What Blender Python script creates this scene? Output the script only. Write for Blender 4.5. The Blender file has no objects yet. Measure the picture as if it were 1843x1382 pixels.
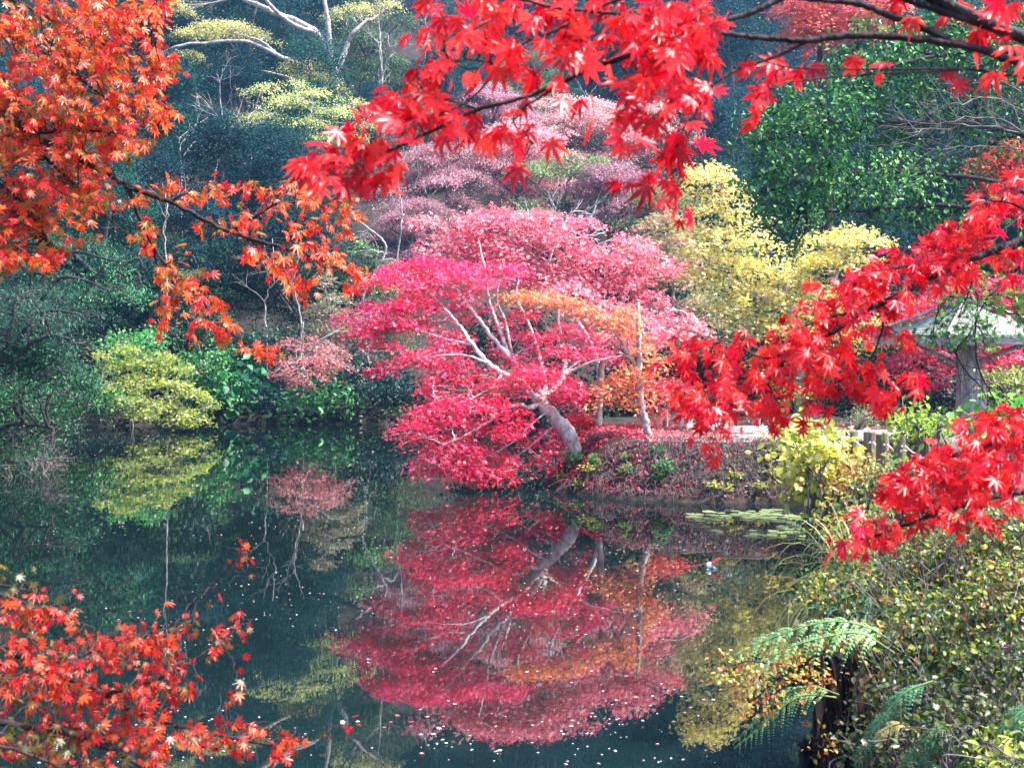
import bpy, math, random
import numpy as np
from mathutils import Vector

random.seed(7)
RNG = np.random.default_rng(7)
SC = bpy.context.scene
COL = SC.collection
R = math.radians

# ------------------------------------------------------------------ camera
F, HC, VH, UC = 2225.0, 3.0, 602.0, 921.5
cam_d = bpy.data.cameras.new('camera')
cam = bpy.data.objects.new('camera', cam_d); COL.objects.link(cam)
cam.location = (0, 0, HC); cam.rotation_euler = (R(90), 0, 0)
cam_d.sensor_width = 36.0; cam_d.lens = 36.0 * F / 1843.0
cam_d.shift_y = -(691 - VH) / 1843.0
cam_d.clip_start = 0.05; cam_d.clip_end = 1000
cam_d.dof.use_dof = True; cam_d.dof.focus_distance = 16.0; cam_d.dof.aperture_fstop = 9.0
SC.camera = cam

# ------------------------------------------------------------------ sky + sun
SUN_EL, SUN_AZ = 56.0, 100.0          # azimuth measured from +Y towards +X
w = bpy.data.worlds.new('World'); SC.world = w; w.use_nodes = True
nt = w.node_tree
sky = nt.nodes.new('ShaderNodeTexSky'); sky.sky_type = 'NISHITA'; sky.sun_disc = False
sky.sun_elevation = R(SUN_EL); sky.sun_rotation = R(SUN_AZ)
nt.links.new(sky.outputs[0], nt.nodes['Background'].inputs[0])
nt.nodes['Background'].inputs[1].default_value = 0.12
sl = bpy.data.lights.new('sun', 'SUN'); sl.energy = 4.8; sl.angle = R(5); sl.color = (1.0, 0.95, 0.88)
so = bpy.data.objects.new('sun', sl); COL.objects.link(so)
sd = Vector((math.sin(R(SUN_AZ)) * math.cos(R(SUN_EL)), math.cos(R(SUN_AZ)) * math.cos(R(SUN_EL)), math.sin(R(SUN_EL))))
so.rotation_euler = sd.to_track_quat('Z', 'Y').to_euler(); so.location = (20, 10, 60)
SC.view_settings.view_transform = 'Standard'; SC.view_settings.look = 'None'
SC.view_settings.gamma = 1.0; SC.view_settings.use_curve_mapping = False
SC.view_settings.exposure = 2.05
SC.render.engine = 'CYCLES'
SC.cycles.max_bounces = 8; SC.cycles.diffuse_bounces = 3; SC.cycles.glossy_bounces = 3
SC.cycles.transmission_bounces = 4; SC.cycles.volume_bounces = 0
SC.cycles.use_denoising = True

# ------------------------------------------------------------------ helpers
def P(u, v, d):
    return np.array([(u - UC) / F * d, d, HC - (v - VH) / F * d])

def lin(c):
    c = np.asarray(c, float) / 255.0
    return np.where(c <= 0.04045, c / 12.92, ((c + 0.055) / 1.055) ** 2.4)

def norm(a):
    return a / np.maximum(np.linalg.norm(a, axis=-1, keepdims=True), 1e-9)

class Geo:
    """collects polygons of 3 or 4 corners, with a colour per face"""
    def __init__(self):
        self.v = []; self.f = {3: [], 4: []}; self.c = {3: [], 4: []}; self.n = 0
    def add(self, verts, faces, col=None):
        verts = np.asarray(verts, float).reshape(-1, 3); faces = np.asarray(faces, int)
        k = faces.shape[1]
        self.v.append(verts); self.f[k].append(faces + self.n); self.n += len(verts)
        if col is None: col = np.full((len(faces), 3), 0.5)
        col = np.asarray(col, float)
        if col.ndim == 1: col = np.tile(col, (len(faces), 1))
        self.c[k].append(col)
    def mesh(self, name, mat, smooth=False):
        me = bpy.data.meshes.new(name)
        V = np.concatenate(self.v) if self.v else np.zeros((0, 3))
        loops = []; tot = []; cols = []
        for k in (3, 4):
            if self.f[k]:
                fk = np.concatenate(self.f[k]); loops.append(fk.ravel()); tot.append(np.full(len(fk), k)); cols.append(np.concatenate(self.c[k]))
        loops = np.concatenate(loops).astype(np.int32); tot = np.concatenate(tot).astype(np.int32); cols = np.concatenate(cols)
        me.vertices.add(len(V)); me.vertices.foreach_set('co', V.astype(np.float32).ravel())
        me.loops.add(len(loops)); me.loops.foreach_set('vertex_index', loops)
        me.polygons.add(len(tot)); st = np.concatenate([[0], np.cumsum(tot)[:-1]]).astype(np.int32)
        me.polygons.foreach_set('loop_start', st); me.polygons.foreach_set('loop_total', tot)
        if smooth: me.polygons.foreach_set('use_smooth', np.ones(len(tot), bool))
        me.update(calc_edges=True)
        at = me.attributes.new('col', 'FLOAT_COLOR', 'FACE')
        at.data.foreach_set('color', np.concatenate([cols, np.ones((len(cols), 1))], 1).astype(np.float32).ravel())
        me.materials.append(mat)
        return me

def link(name, me, parent=None, loc=None):
    o = bpy.data.objects.new(name, me); COL.objects.link(o)
    if parent is not None: o.parent = parent
    if loc is not None: o.location = loc
    return o

def tag(o, label=None, cat=None, group=None, kind=None):
    if label: o['label'] = label
    if cat: o['category'] = cat
    if group: o['group'] = group
    if kind: o['kind'] = kind
    return o

def empty(name, loc, label, cat, group=None):
    o = bpy.data.objects.new(name, None); COL.objects.link(o); o.location = tuple(loc); o.empty_display_size = 0.2
    return tag(o, label, cat, group)

def part(name, geo, mat, root, smooth=False):
    """geo in world coordinates -> child mesh of root (root unrotated)"""
    off = np.array(root.location)
    p = root
    while p.parent is not None:
        p = p.parent; off = off + np.array(p.location)
    geo.v = [a - off for a in geo.v]
    return link(name, geo.mesh(name, mat, smooth), root)

def copy_tree(o, parent=None):
    c = o.copy(); COL.objects.link(c)
    if parent is not None: c.parent = parent
    for ch in list(o.children): copy_tree(ch, c)
    return c

# ------------------------------------------------------------------ materials
def nmat(name):
    m = bpy.data.materials.new(name); m.use_nodes = True
    nt = m.node_tree; nt.nodes.clear()
    out = nt.nodes.new('ShaderNodeOutputMaterial')
    return m, nt, out

def leaf_mat(name, rough=0.42, spec=0.5, transl=0.42, var=0.10, hue=0.02, tboost=1.25, spots=0.0):
    m, nt, out = nmat(name); N = nt.nodes; L = nt.links
    a = N.new('ShaderNodeAttribute'); a.attribute_name = 'col'
    oi = N.new('ShaderNodeObjectInfo')
    hs = N.new('ShaderNodeHueSaturation')
    mr = N.new('ShaderNodeMapRange'); mr.inputs['To Min'].default_value = 1 - var * 1.6; mr.inputs['To Max'].default_value = 1 + var * 1.6
    L.new(oi.outputs['Random'], mr.inputs['Value']); L.new(mr.outputs[0], hs.inputs['Value'])
    mh = N.new('ShaderNodeMapRange'); mh.inputs['To Min'].default_value = 0.5 - hue; mh.inputs['To Max'].default_value = 0.5 + hue
    L.new(oi.outputs['Random'], mh.inputs['Value']); L.new(mh.outputs[0], hs.inputs['Hue'])
    L.new(a.outputs['Color'], hs.inputs['Color'])
    # mottling inside a leaf
    tc = N.new('ShaderNodeTexCoord'); nz = N.new('ShaderNodeTexNoise'); nz.inputs['Scale'].default_value = 60; nz.inputs['Detail'].default_value = 3
    L.new(tc.outputs['Object'], nz.inputs['Vector'])
    mm = N.new('ShaderNodeMapRange'); mm.inputs['From Min'].default_value = .3; mm.inputs['From Max'].default_value = .7; mm.inputs['To Min'].default_value = .78; mm.inputs['To Max'].default_value = 1.12
    L.new(nz.outputs[0], mm.inputs['Value'])
    mx = N.new('ShaderNodeMix'); mx.data_type = 'RGBA'; mx.blend_type = 'MULTIPLY'; mx.inputs[0].default_value = 1
    L.new(hs.outputs[0], mx.inputs[6]); L.new(mm.outputs[0], mx.inputs[7])
    if spots:
        n3 = N.new('ShaderNodeTexNoise'); n3.inputs['Scale'].default_value = 95; n3.inputs['Detail'].default_value = 2; L.new(tc.outputs['Object'], n3.inputs['Vector'])
        m3 = N.new('ShaderNodeMapRange'); m3.inputs['From Min'].default_value = .62; m3.inputs['From Max'].default_value = .70; m3.inputs['To Max'].default_value = spots; L.new(n3.outputs[0], m3.inputs['Value'])
        x3 = N.new('ShaderNodeMix'); x3.data_type = 'RGBA'; L.new(m3.outputs[0], x3.inputs[0]); L.new(mx.outputs[2], x3.inputs[6]); x3.inputs[7].default_value = (.06, .012, .012, 1); mx = x3
    b = N.new('ShaderNodeBsdfPrincipled'); b.inputs['Roughness'].default_value = rough; b.inputs['Specular IOR Level'].default_value = spec
    L.new(mx.outputs[2], b.inputs['Base Color'])
    t = N.new('ShaderNodeBsdfTranslucent')
    tb = N.new('ShaderNodeMix'); tb.data_type = 'RGBA'; tb.blend_type = 'MULTIPLY'; tb.inputs[0].default_value = 1
    tb.inputs[7].default_value = (tboost, tboost, tboost, 1)
    L.new(mx.outputs[2], tb.inputs[6]); L.new(tb.outputs[2], t.inputs['Color'])
    s = N.new('ShaderNodeMixShader'); s.inputs[0].default_value = transl
    L.new(b.outputs[0], s.inputs[1]); L.new(t.outputs[0], s.inputs[2]); L.new(s.outputs[0], out.inputs[0])
    return m

def ramp_mat(name, stops, scale=8, detail=6, rough=0.85, bump=0.4, bscale=None, stretch=None, spec=0.25, dist=0.0):
    m, nt, out = nmat(name); N = nt.nodes; L = nt.links
    tc = N.new('ShaderNodeTexCoord'); mp = N.new('ShaderNodeMapping')
    if stretch: mp.inputs['Scale'].default_value = stretch
    L.new(tc.outputs['Object'], mp.inputs[0])
    nz = N.new('ShaderNodeTexNoise'); nz.inputs['Scale'].default_value = scale; nz.inputs['Detail'].default_value = detail; nz.inputs['Roughness'].default_value = .65
    nz.inputs['Distortion'].default_value = dist
    L.new(mp.outputs[0], nz.inputs['Vector'])
    cr = N.new('ShaderNodeValToRGB'); e = cr.color_ramp.elements
    e[0].position = stops[0][0]; e[0].color = (*stops[0][1], 1); e[1].position = stops[-1][0]; e[1].color = (*stops[-1][1], 1)
    for p, c in stops[1:-1]:
        n = e.new(p); n.color = (*c, 1)
    L.new(nz.outputs[0], cr.inputs[0])
    b = N.new('ShaderNodeBsdfPrincipled'); b.inputs['Roughness'].default_value = rough; b.inputs['Specular IOR Level'].default_value = spec
    L.new(cr.outputs[0], b.inputs['Base Color'])
    n2 = N.new('ShaderNodeTexNoise'); n2.inputs['Scale'].default_value = bscale or scale * 3; n2.inputs['Detail'].default_value = 5
    L.new(mp.outputs[0], n2.inputs['Vector'])
    bp = N.new('ShaderNodeBump'); bp.inputs['Strength'].default_value = bump; bp.inputs['Distance'].default_value = 0.03
    L.new(n2.outputs[0], bp.inputs['Height']); L.new(bp.outputs[0], b.inputs['Normal'])
    L.new(b.outputs[0], out.inputs[0])
    return m

M = {}
M['maple'] = leaf_mat('maple_leaf', rough=0.36, spec=0.6, tboost=1.6, transl=0.5, var=0.0, hue=0.0, spots=.75)
M['leaf'] = leaf_mat('leaf', rough=0.45, spec=0.6, transl=0.4, var=0.06, hue=0.008)
M['gloss'] = leaf_mat('glossy_leaf', rough=0.5, spec=0.28, transl=0.22, var=0.1, hue=0.012)
M['far'] = leaf_mat('far_leaf', rough=0.65, spec=0.12, transl=0.3, var=0.22, hue=0.02)
M['litter'] = leaf_mat('litter_leaf', rough=0.5, spec=0.4, transl=0.1, var=0.0, hue=0.0)
M['bark_dark'] = ramp_mat('dark_bark', [(.3, (.008, .006, .007)), (.55, (.03, .022, .024)), (.75, (.09, .075, .08))], scale=14, stretch=(1, 1, .35), bump=.6)
M['bark_pale'] = ramp_mat('pale_bark', [(.30, (.10, .08, .08)), (.48, (.30, .26, .26)), (.68, (.52, .48, .49))], scale=9, stretch=(1, 1, .5), bump=.5)
M['bark_hero'] = ramp_mat('lichened_pale_bark', [(.30, (.12, .09, .09)), (.46, (.42, .37, .37)), (.62, (.62, .58, .58)), (.72, (.3, .27, .26))], scale=7, stretch=(1, 1, .5), bump=.6)
M['bark_grey'] = ramp_mat('grey_bark', [(.3, (.05, .042, .042)), (.55, (.14, .12, .12)), (.75, (.3, .28, .28))], scale=9, stretch=(1, 1, .4), bump=.5)
M['twig_white'] = ramp_mat('bleached_twig', [(.3, (.32, .31, .33)), (.7, (.62, .6, .63))], scale=12, bump=.2)
M['soil'] = ramp_mat('soil', [(.3, (.008, .006, .006)), (.5, (.022, .016, .014)), (.65, (.045, .03, .024)), (.8, (.09, .06, .05))], scale=2.2, detail=10, bump=1.0, bscale=9)
M['path'] = ramp_mat('path_gravel', [(.25, (.2, .15, .13)), (.45, (.36, .29, .27)), (.75, (.5, .43, .41))], scale=3.0, detail=12, bump=.5, bscale=40)
M['log'] = ramp_mat('log_post_wood', [(.3, (.07, .05, .045)), (.55, (.2, .15, .13)), (.75, (.36, .3, .28))], scale=10, stretch=(3, 3, .25), bump=.5)
M['log_end'] = ramp_mat('log_end_wood', [(.3, (.2, .16, .14)), (.7, (.45, .39, .36))], scale=18, bump=.3)
M['rope'] = ramp_mat('white_rope', [(.3, (.6, .6, .62)), (.7, (.82, .82, .84))], scale=60, bump=.3)
M['post'] = ramp_mat('weathered_post', [(.3, (.2, .14, .14)), (.5, (.38, .3, .295)), (.7, (.56, .49, .49))], scale=6, stretch=(5, 5, .22), bump=.4)
M['beam'] = ramp_mat('weathered_beam', [(.3, (.2, .17, .17)), (.5, (.4, .35, .35)), (.7, (.6, .55, .56))], scale=5, stretch=(.5, 4, 5), bump=.3)
M['bench'] = ramp_mat('bench_wood', [(.3, (.4, .37, .37)), (.7, (.72, .69, .7))], scale=7, stretch=(.4, 4, 4), bump=.25)
M['bench_seat'] = ramp_mat('bench_seat_wood', [(.3, (.12, .07, .055)), (.7, (.3, .2, .17))], scale=7, stretch=(.4, 4, 4), bump=.25)
M['stone'] = ramp_mat('stone', [(.3, (.12, .1, .11)), (.5, (.24, .21, .22)), (.72, (.4, .37, .38))], scale=5, bump=.7, bscale=14)
M['dead'] = ramp_mat('dead_stem', [(.35, (.006, .005, .006)), (.6, (.022, .017, .018)), (.8, (.07, .055, .055))], scale=12, stretch=(2, 2, .3), bump=.8)

def water_mat():
    m, nt, out = nmat('pond_water'); N = nt.nodes; L = nt.links
    b = N.new('ShaderNodeBsdfPrincipled'); b.inputs['Base Color'].default_value = (.003, .008, .008, 1)
    b.inputs['Roughness'].default_value = 0.012; b.inputs['IOR'].default_value = 2.2
    tc = N.new('ShaderNodeTexCoord'); mp = N.new('ShaderNodeMapping'); mp.inputs['Scale'].default_value = (1, .6, 1)
    L.new(tc.outputs['Object'], mp.inputs[0])
    nz = N.new('ShaderNodeTexNoise'); nz.inputs['Scale'].default_value = 1.6; nz.inputs['Detail'].default_value = 2
    L.new(mp.outputs[0], nz.inputs['Vector'])
    bp = N.new('ShaderNodeBump'); bp.inputs['Strength'].default_value = .03; bp.inputs['Distance'].default_value = .05
    L.new(nz.outputs[0], bp.inputs['Height']); L.new(bp.outputs[0], b.inputs['Normal'])
    L.new(b.outputs[0], out.inputs[0]); return m
M['water'] = water_mat()

def shingle_mat():
    m, nt, out = nmat('bark_shingle_roof'); N = nt.nodes; L = nt.links
    tc = N.new('ShaderNodeTexCoord'); br = N.new('ShaderNodeTexBrick'); br.inputs['Scale'].default_value = 6.0
    br.inputs['Mortar Size'].default_value = .03; br.inputs['Color1'].default_value = (.20, .22, .20, 1); br.inputs['Color2'].default_value = (.30, .32, .30, 1)
    br.inputs['Mortar'].default_value = (.04, .04, .04, 1)
    L.new(tc.outputs['Object'], br.inputs['Vector'])
    nz = N.new('ShaderNodeTexNoise'); nz.inputs['Scale'].default_value = 9; nz.inputs['Detail'].default_value = 8; L.new(tc.outputs['Object'], nz.inputs['Vector'])
    cr = N.new('ShaderNodeValToRGB'); cr.color_ramp.elements[0].position = .38; cr.color_ramp.elements[0].color = (.5, .58, .42, 1)
    cr.color_ramp.elements[1].position = .62; cr.color_ramp.elements[1].color = (1.1, 1.1, 1.1, 1); L.new(nz.outputs[0], cr.inputs[0])
    mx = N.new('ShaderNodeMix'); mx.data_type = 'RGBA'; mx.blend_type = 'MULTIPLY'; mx.inputs[0].default_value = 1
    L.new(br.outputs[0], mx.inputs[6]); L.new(cr.outputs[0], mx.inputs[7])
    b = N.new('ShaderNodeBsdfPrincipled'); b.inputs['Roughness'].default_value = .8; L.new(mx.outputs[2], b.inputs['Base Color'])
    L.new(b.outputs[0], out.inputs[0]); return m
M['shingle'] = shingle_mat()

def plain(name, c, rough=.5):
    m, nt, out = nmat(name); N = nt.nodes
    b = N.new('ShaderNodeBsdfPrincipled'); b.inputs['Roughness'].default_value = rough
    nz = N.new('ShaderNodeTexNoise'); nz.inputs['Scale'].default_value = 30
    mx = N.new('ShaderNodeMix'); mx.data_type = 'RGBA'; mx.inputs[6].default_value = (*[x * .85 for x in c], 1); mx.inputs[7].default_value = (*c, 1)
    nt.links.new(nz.outputs[0], mx.inputs[0]); nt.links.new(mx.outputs[2], b.inputs['Base Color'])
    nt.links.new(b.outputs[0], out.inputs[0]); return m
M['white'] = plain('white_plastic', (.8, .8, .8)); M['red'] = plain('red_plastic', (.6, .03, .04)); M['blue'] = plain('blue_plastic', (.04, .18, .5))

# ------------------------------------------------------------------ leaf shapes (x across, y along, z up)
def T_diamond(wd=.32, bend=.08):
    return np.array([(0, 0, 0), (wd, .45, bend), (0, 1, -bend), (-wd, .45, bend)]), np.array([(0, 1, 2, 3)])
def T_broad(wd=.27):
    v = np.array([(0, 0, 0), (wd, .32, .07), (wd * .8, .68, .03), (0, 1, -.14), (-wd * .8, .68, .03), (-wd, .32, .07)])
    return v, np.array([(0, 1, 2, 3), (3, 4, 5, 0)])
def T_star(wd=.13):
    V = []; Fc = []
    for a, l in ((0, 1.0), (52, .85), (-52, .85)):
        c, s = math.cos(R(a)), math.sin(R(a)); n = len(V)
        for x, y, z in ((0, 0, 0), (wd, .45 * l, .05), (0, l, -.12), (-wd, .45 * l, .05)):
            V.append((x * c + y * s, y * c - x * s, z))
        Fc.append((n, n + 1, n + 2, n + 3))
    return np.array(V), np.array(Fc)
def T_maple(droop=.25, cup=.06, narrow=1.0):
    ang = [0, 36, 75, 118]; ln = [1.0, .93, .74, .42]; wd = [.135, .125, .10, .07]
    lobes = [(-ang[i], ln[i], wd[i] * narrow) for i in (3, 2, 1)] + [(0, 1.0, wd[0] * narrow)] + [(ang[i], ln[i], wd[i] * narrow) for i in (1, 2, 3)]
    V = [(0, 0, 0)]; Fc = []
    def pt(a, r, off=0.0, z=0.0):
        c, s = math.cos(R(a)), math.sin(R(a)); x = off * c + r * s; y = -off * s + r * c
        V.append((x, y, z - droop * r * r)); return len(V) - 1
    sin_i = [pt(lobes[0][0] - 40, .16)]
    for k in range(6):
        a = (lobes[k][0] + lobes[k + 1][0]) / 2; rr = .34 * min(lobes[k][1], lobes[k + 1][1]) / .9
        sin_i.append(pt(a, rr, 0, cup))
    sin_i.append(pt(lobes[6][0] + 40, .16))
    for k, (a, l, wdk) in enumerate(lobes):
        t = pt(a, l); s1 = pt(a, l * .52, wdk, cup); s0 = pt(a, l * .52, -wdk, cup)
        Fc.append((0, sin_i[k + 1], s1, t)); Fc.append((0, t, s0, sin_i[k]))
    # stalk
    n = len(V)
    for y, z in ((0, 0), (-.28, .02), (-.55, .08)):
        V.append((.012, y, z)); V.append((-.012, y, z))
    Fc.append((n, n + 1, n + 3, n + 2)); Fc.append((n + 2, n + 3, n + 5, n + 4))
    return np.array(V, float), np.array(Fc)
LEAF = {'diamond': T_diamond(), 'needle': T_diamond(.09, .03), 'broad': T_broad(), 'oval': T_broad(.36), 'star': T_star()}
MAPLES = [T_maple(.22, .05), T_maple(.42, .10, .9), T_maple(.10, .03, 1.08), T_maple(.62, .05, .85), T_maple(-.2, .08, 1.0), T_maple(.3, .16, .8)]

def put_leaves(geo, tmpl, pos, tip, nrm, size, col):
    V, Fc = tmpl
    y = norm(tip); x = norm(np.cross(y, nrm)); z = np.cross(x, y)
    Mx = np.stack([x, y, z], 1)                                    # n,3(axis),3
    W = pos[:, None, :] + size[:, None, None] * np.einsum('vk,nkj->nvj', V, Mx)
    n = len(pos); k = len(V)
    faces = (Fc[None] + (np.arange(n) * k)[:, None, None]).reshape(-1, Fc.shape[1])
    geo.add(W.reshape(-1, 3), faces, np.repeat(col, len(Fc), 0))

def field(p, sc=1.0, ph=0.0):
    q = p * sc
    return .5 + .25 * (np.sin(q[:, 0] * 1.9 + q[:, 2] * 1.1 + ph) + np.sin(q[:, 1] * 1.7 - q[:, 2] * 2.3 + 2.1 + ph * 1.7))

def colours(pos, pal, rng, sc=1.0, jit=.18, mix=.5):
    pal = np.array([lin(c) for c in pal]); n = len(pal)
    t = np.clip(field(pos, sc, rng.random() * 6) * (1 - mix) + rng.random(len(pos)) * mix, 0, .9999) * n
    i = t.astype(int)
    return np.clip(pal[i] * (1 + jit * rng.standard_normal((len(pos), 1))), .002, .9)

# ------------------------------------------------------------------ wood
def smooth_line(pts, n, jit=0.0, rng=RNG):
    pts = np.asarray(pts, float)
    if len(pts) < 3:
        t = np.linspace(0, 1, n)[:, None]; out = pts[0] * (1 - t) + pts[-1] * t
    else:
        q = np.vstack([2 * pts[0] - pts[1], pts, 2 * pts[-1] - pts[-2]])
        ts = np.linspace(0, len(pts) - 1 - 1e-6, n); out = []
        for t in ts:
            i = int(t); f = t - i; a, b, c, d = q[i:i + 4]
            out.append(.5 * ((2 * b) + (c - a) * f + (2 * a - 5 * b + 4 * c - d) * f * f + (3 * b - a - 3 * c + d) * f ** 3))
        out = np.array(out)
    if jit: out[1:-1] += rng.normal(0, jit, (len(out) - 2, 3))
    return out

def tube(geo, pts, radii, sides=6, lump=0.0, rng=RNG):
    pts = np.asarray(pts, float); n = len(pts); radii = np.broadcast_to(np.asarray(radii, float), (n,))
    tg = norm(np.gradient(pts, axis=0))
    up = np.array([0.31, .23, .92]); up = np.where(np.abs(tg @ up)[:, None] > .95, np.array([1., 0, 0]), up)
    a = norm(np.cross(tg, up)); b = np.cross(tg, a)
    th = np.linspace(0, 2 * math.pi, sides, endpoint=False)
    rr = radii[:, None] * (1 + (lump * rng.standard_normal((n, sides)) if lump else 0))
    V = pts[:, None] + rr[..., None] * (np.cos(th)[None, :, None] * a[:, None] + np.sin(th)[None, :, None] * b[:, None])
    i = np.arange(n - 1)[:, None] * sides; j = np.arange(sides)[None]
    f = np.stack([i + j, i + (j + 1) % sides, i + sides + (j + 1) % sides, i + sides + j], -1).reshape(-1, 4)
    geo.add(V.reshape(-1, 3), f)
    c = len(pts) - 1
    geo.add(np.vstack([V[c], pts[c] + tg[c] * radii[c] * .5]), [(k, (k + 1) % sides, sides) for k in range(sides)])

def limb(geo, pts, r0, r1, n=None, sides=6, jit=0.0, lump=0.0, power=1.0, rng=RNG):
    n = n or max(4, 5 * len(pts)); L = smooth_line(pts, n, jit, rng)
    tube(geo, L, r0 + (r1 - r0) * np.linspace(0, 1, n) ** power, sides, lump, rng); return L

def sprout(geo, p, d, length, r, depth, rng, spread=.6, lift=.15, kids=3, ends=None, sides=5):
    n = 5; pts = [p]; dd = norm(d)
    for k in range(n):
        dd = norm(dd + rng.normal(0, .16, 3) + np.array([0, 0, lift * .3])); pts.append(pts[-1] + dd * length / n)
    pts = np.array(pts); tube(geo, pts, np.linspace(r, r * .45, len(pts)), sides)
    if ends is not None and depth <= 1: ends.append(pts[-1])
    if depth <= 0: return
    for k in range(kids):
        t = rng.uniform(.35, 1.0); q = pts[min(n, int(t * n + .5))]
        nd = norm(dd + rng.normal(0, spread, 3) + np.array([0, 0, lift]))
        sprout(geo, q, nd, length * rng.uniform(.5, .75), r * .5, depth - 1, rng, spread, lift, kids, ends, max(3, sides - 1))

# ------------------------------------------------------------------ foliage clumps
def pad_leaves(c, r, n, rng, size, flat=1.0, spray=14, lobed=.3):
    """a spreading layered spray: domed, ragged-edged pad of leaves"""
    ns = max(3, n // spray); th = rng.random(ns) * 2 * math.pi
    ph = rng.random(4) * 6.28
    edge = 1 + lobed * (np.sin(3 * th + ph[0]) * .5 + np.sin(5 * th + ph[1]) * .35 + np.sin(9 * th + ph[2]) * .3)
    rad = np.sqrt(rng.random(ns)) * edge * np.where(rng.random(ns) < .13, 1.38, 1)
    sc = np.stack([np.cos(th) * rad, np.sin(th) * rad, .85 * (1 - rad ** 2) - .4 + rng.normal(0, .17, ns)], 1)
    S = np.repeat(sc, spray, 0); n = len(S)
    sig = size * 1.9
    off = rng.normal(0, 1, (n, 3)) * np.array([sig, sig, sig * .45])
    out = np.stack([S[:, 0], S[:, 1], np.zeros(n)], 1)
    off[:, 2] -= .35 * np.abs(off[:, :2]).sum(1) * np.clip(np.linalg.norm(out, axis=1), 0, 1)
    pos = c + S * r + off
    nrm = norm(np.array([0, 0, 1.0]) + .45 * out + rng.normal(0, .42, (n, 3)))
    tip = norm(out * .8 + rng.normal(0, .7, (n, 3)) + np.array([0, 0, -.35]))
    return pos, tip, nrm, size * rng.uniform(.7, 1.25, n)

def ball_leaves(c, r, n, rng, size, spray=18, sub=None, low=-.5):
    """a bushy lump made of many small leaf bunches over an uneven shell"""
    ns = max(4, n // spray); d = norm(rng.normal(0, 1, (ns * 2, 3))); d = d[d[:, 2] > low][:ns]
    ns = len(d); rad = rng.uniform(.45, 1.22, ns) ** .75
    S = np.repeat(d * rad[:, None], spray, 0); D = np.repeat(d, spray, 0); n = len(S)
    sig = sub or size * 1.7
    pos = c + S * r + rng.normal(0, sig, (n, 3)) * np.array([1, 1, .7])
    nrm = norm(.55 * D + np.array([0, 0, .6]) + rng.normal(0, .5, (n, 3)))
    tip = norm(.6 * D + rng.normal(0, .7, (n, 3)) + np.array([0, 0, -.45]))
    return pos, tip, nrm, size * rng.uniform(.65, 1.3, n)

def px_pads(rows, d, deep=.8, dscale=1.0):
    out = []
    for row in rows:
        u, v, ru, rv = row[:4]; dd = d + (row[4] * dscale if len(row) > 4 else 0)
        out.append((P(u, v, dd), np.array([ru / F * dd, max(.25, ru / F * dd * deep), rv / F * dd])))
    return out

def plant(name, label, cat, base, lines, pads, pal, size, dens, shape='diamond', style='pad', leaf='leaf', bark='bark_grey',
          seed=1, group=None, twigs=5, sc=.8, jit=.18, mix=.5, spray=14, twr=.02, wood='trunk', crown='crown', pal2=None, lobed=.3, low=-.5):
    rng = np.random.default_rng(seed)
    root = empty(name, base, label, cat, group)
    g = Geo(); samples = []
    for ln in lines:
        pts, r0, r1 = ln[:3]
        L = limb(g, pts, r0, r1, n=max(8, 6 * len(pts)), sides=8 if r0 > .08 else 6, jit=r0 * .12, lump=.07, rng=rng)
        samples.append(L)
    S = np.concatenate(samples) if samples else np.array([base])
    gl = Geo()
    for i, pd in enumerate(pads):
        c, r = pd[0], pd[1]; pl = pd[2] if len(pd) > 2 and pd[2] is not None else pal
        n = int(2.1 * dens * (r[0] * r[1] * 3.14 + (2.2 * r[0] * r[2] if style == 'pad' else 4 * r[2] * (r[0] + r[1]) / 2)) / size ** 2)
        n = max(20, n)
        if style == 'pad': a = pad_leaves(c, r, n, rng, size, spray=spray, lobed=lobed)
        else: a = ball_leaves(c, r, n, rng, size, spray=spray, low=low)
        put_leaves(gl, LEAF[shape], *a, colours(a[0], pl, rng, sc, jit, mix))
        if twigs:
            k = np.argmin(np.linalg.norm((S - c) * np.array([1, 1, 1.2]) + np.array([0, 0, .15]), axis=1)); s = S[k]
            mid = (s + c) / 2 + rng.normal(0, .08, 3) * np.linalg.norm(c - s) + np.array([0, 0, .06 * np.linalg.norm(c - s)])
            L = limb(g, [s, mid, c - np.array([0, 0, r[2] * .15])], twr * 1.6, twr * .6, n=8, sides=5, jit=.012, rng=rng)
            for t in range(twigs):
                q = a[0][rng.integers(len(a[0]))]; b0 = L[rng.integers(3, 8)]
                limb(g, [b0, (b0 + q) / 2 + rng.normal(0, .05, 3), q], twr * .6, twr * .2, n=5, sides=4, rng=rng)
    if g.n: part(wood, g, M[bark], root, smooth=True)
    part(crown, gl, M[leaf], root)
    return root

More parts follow.
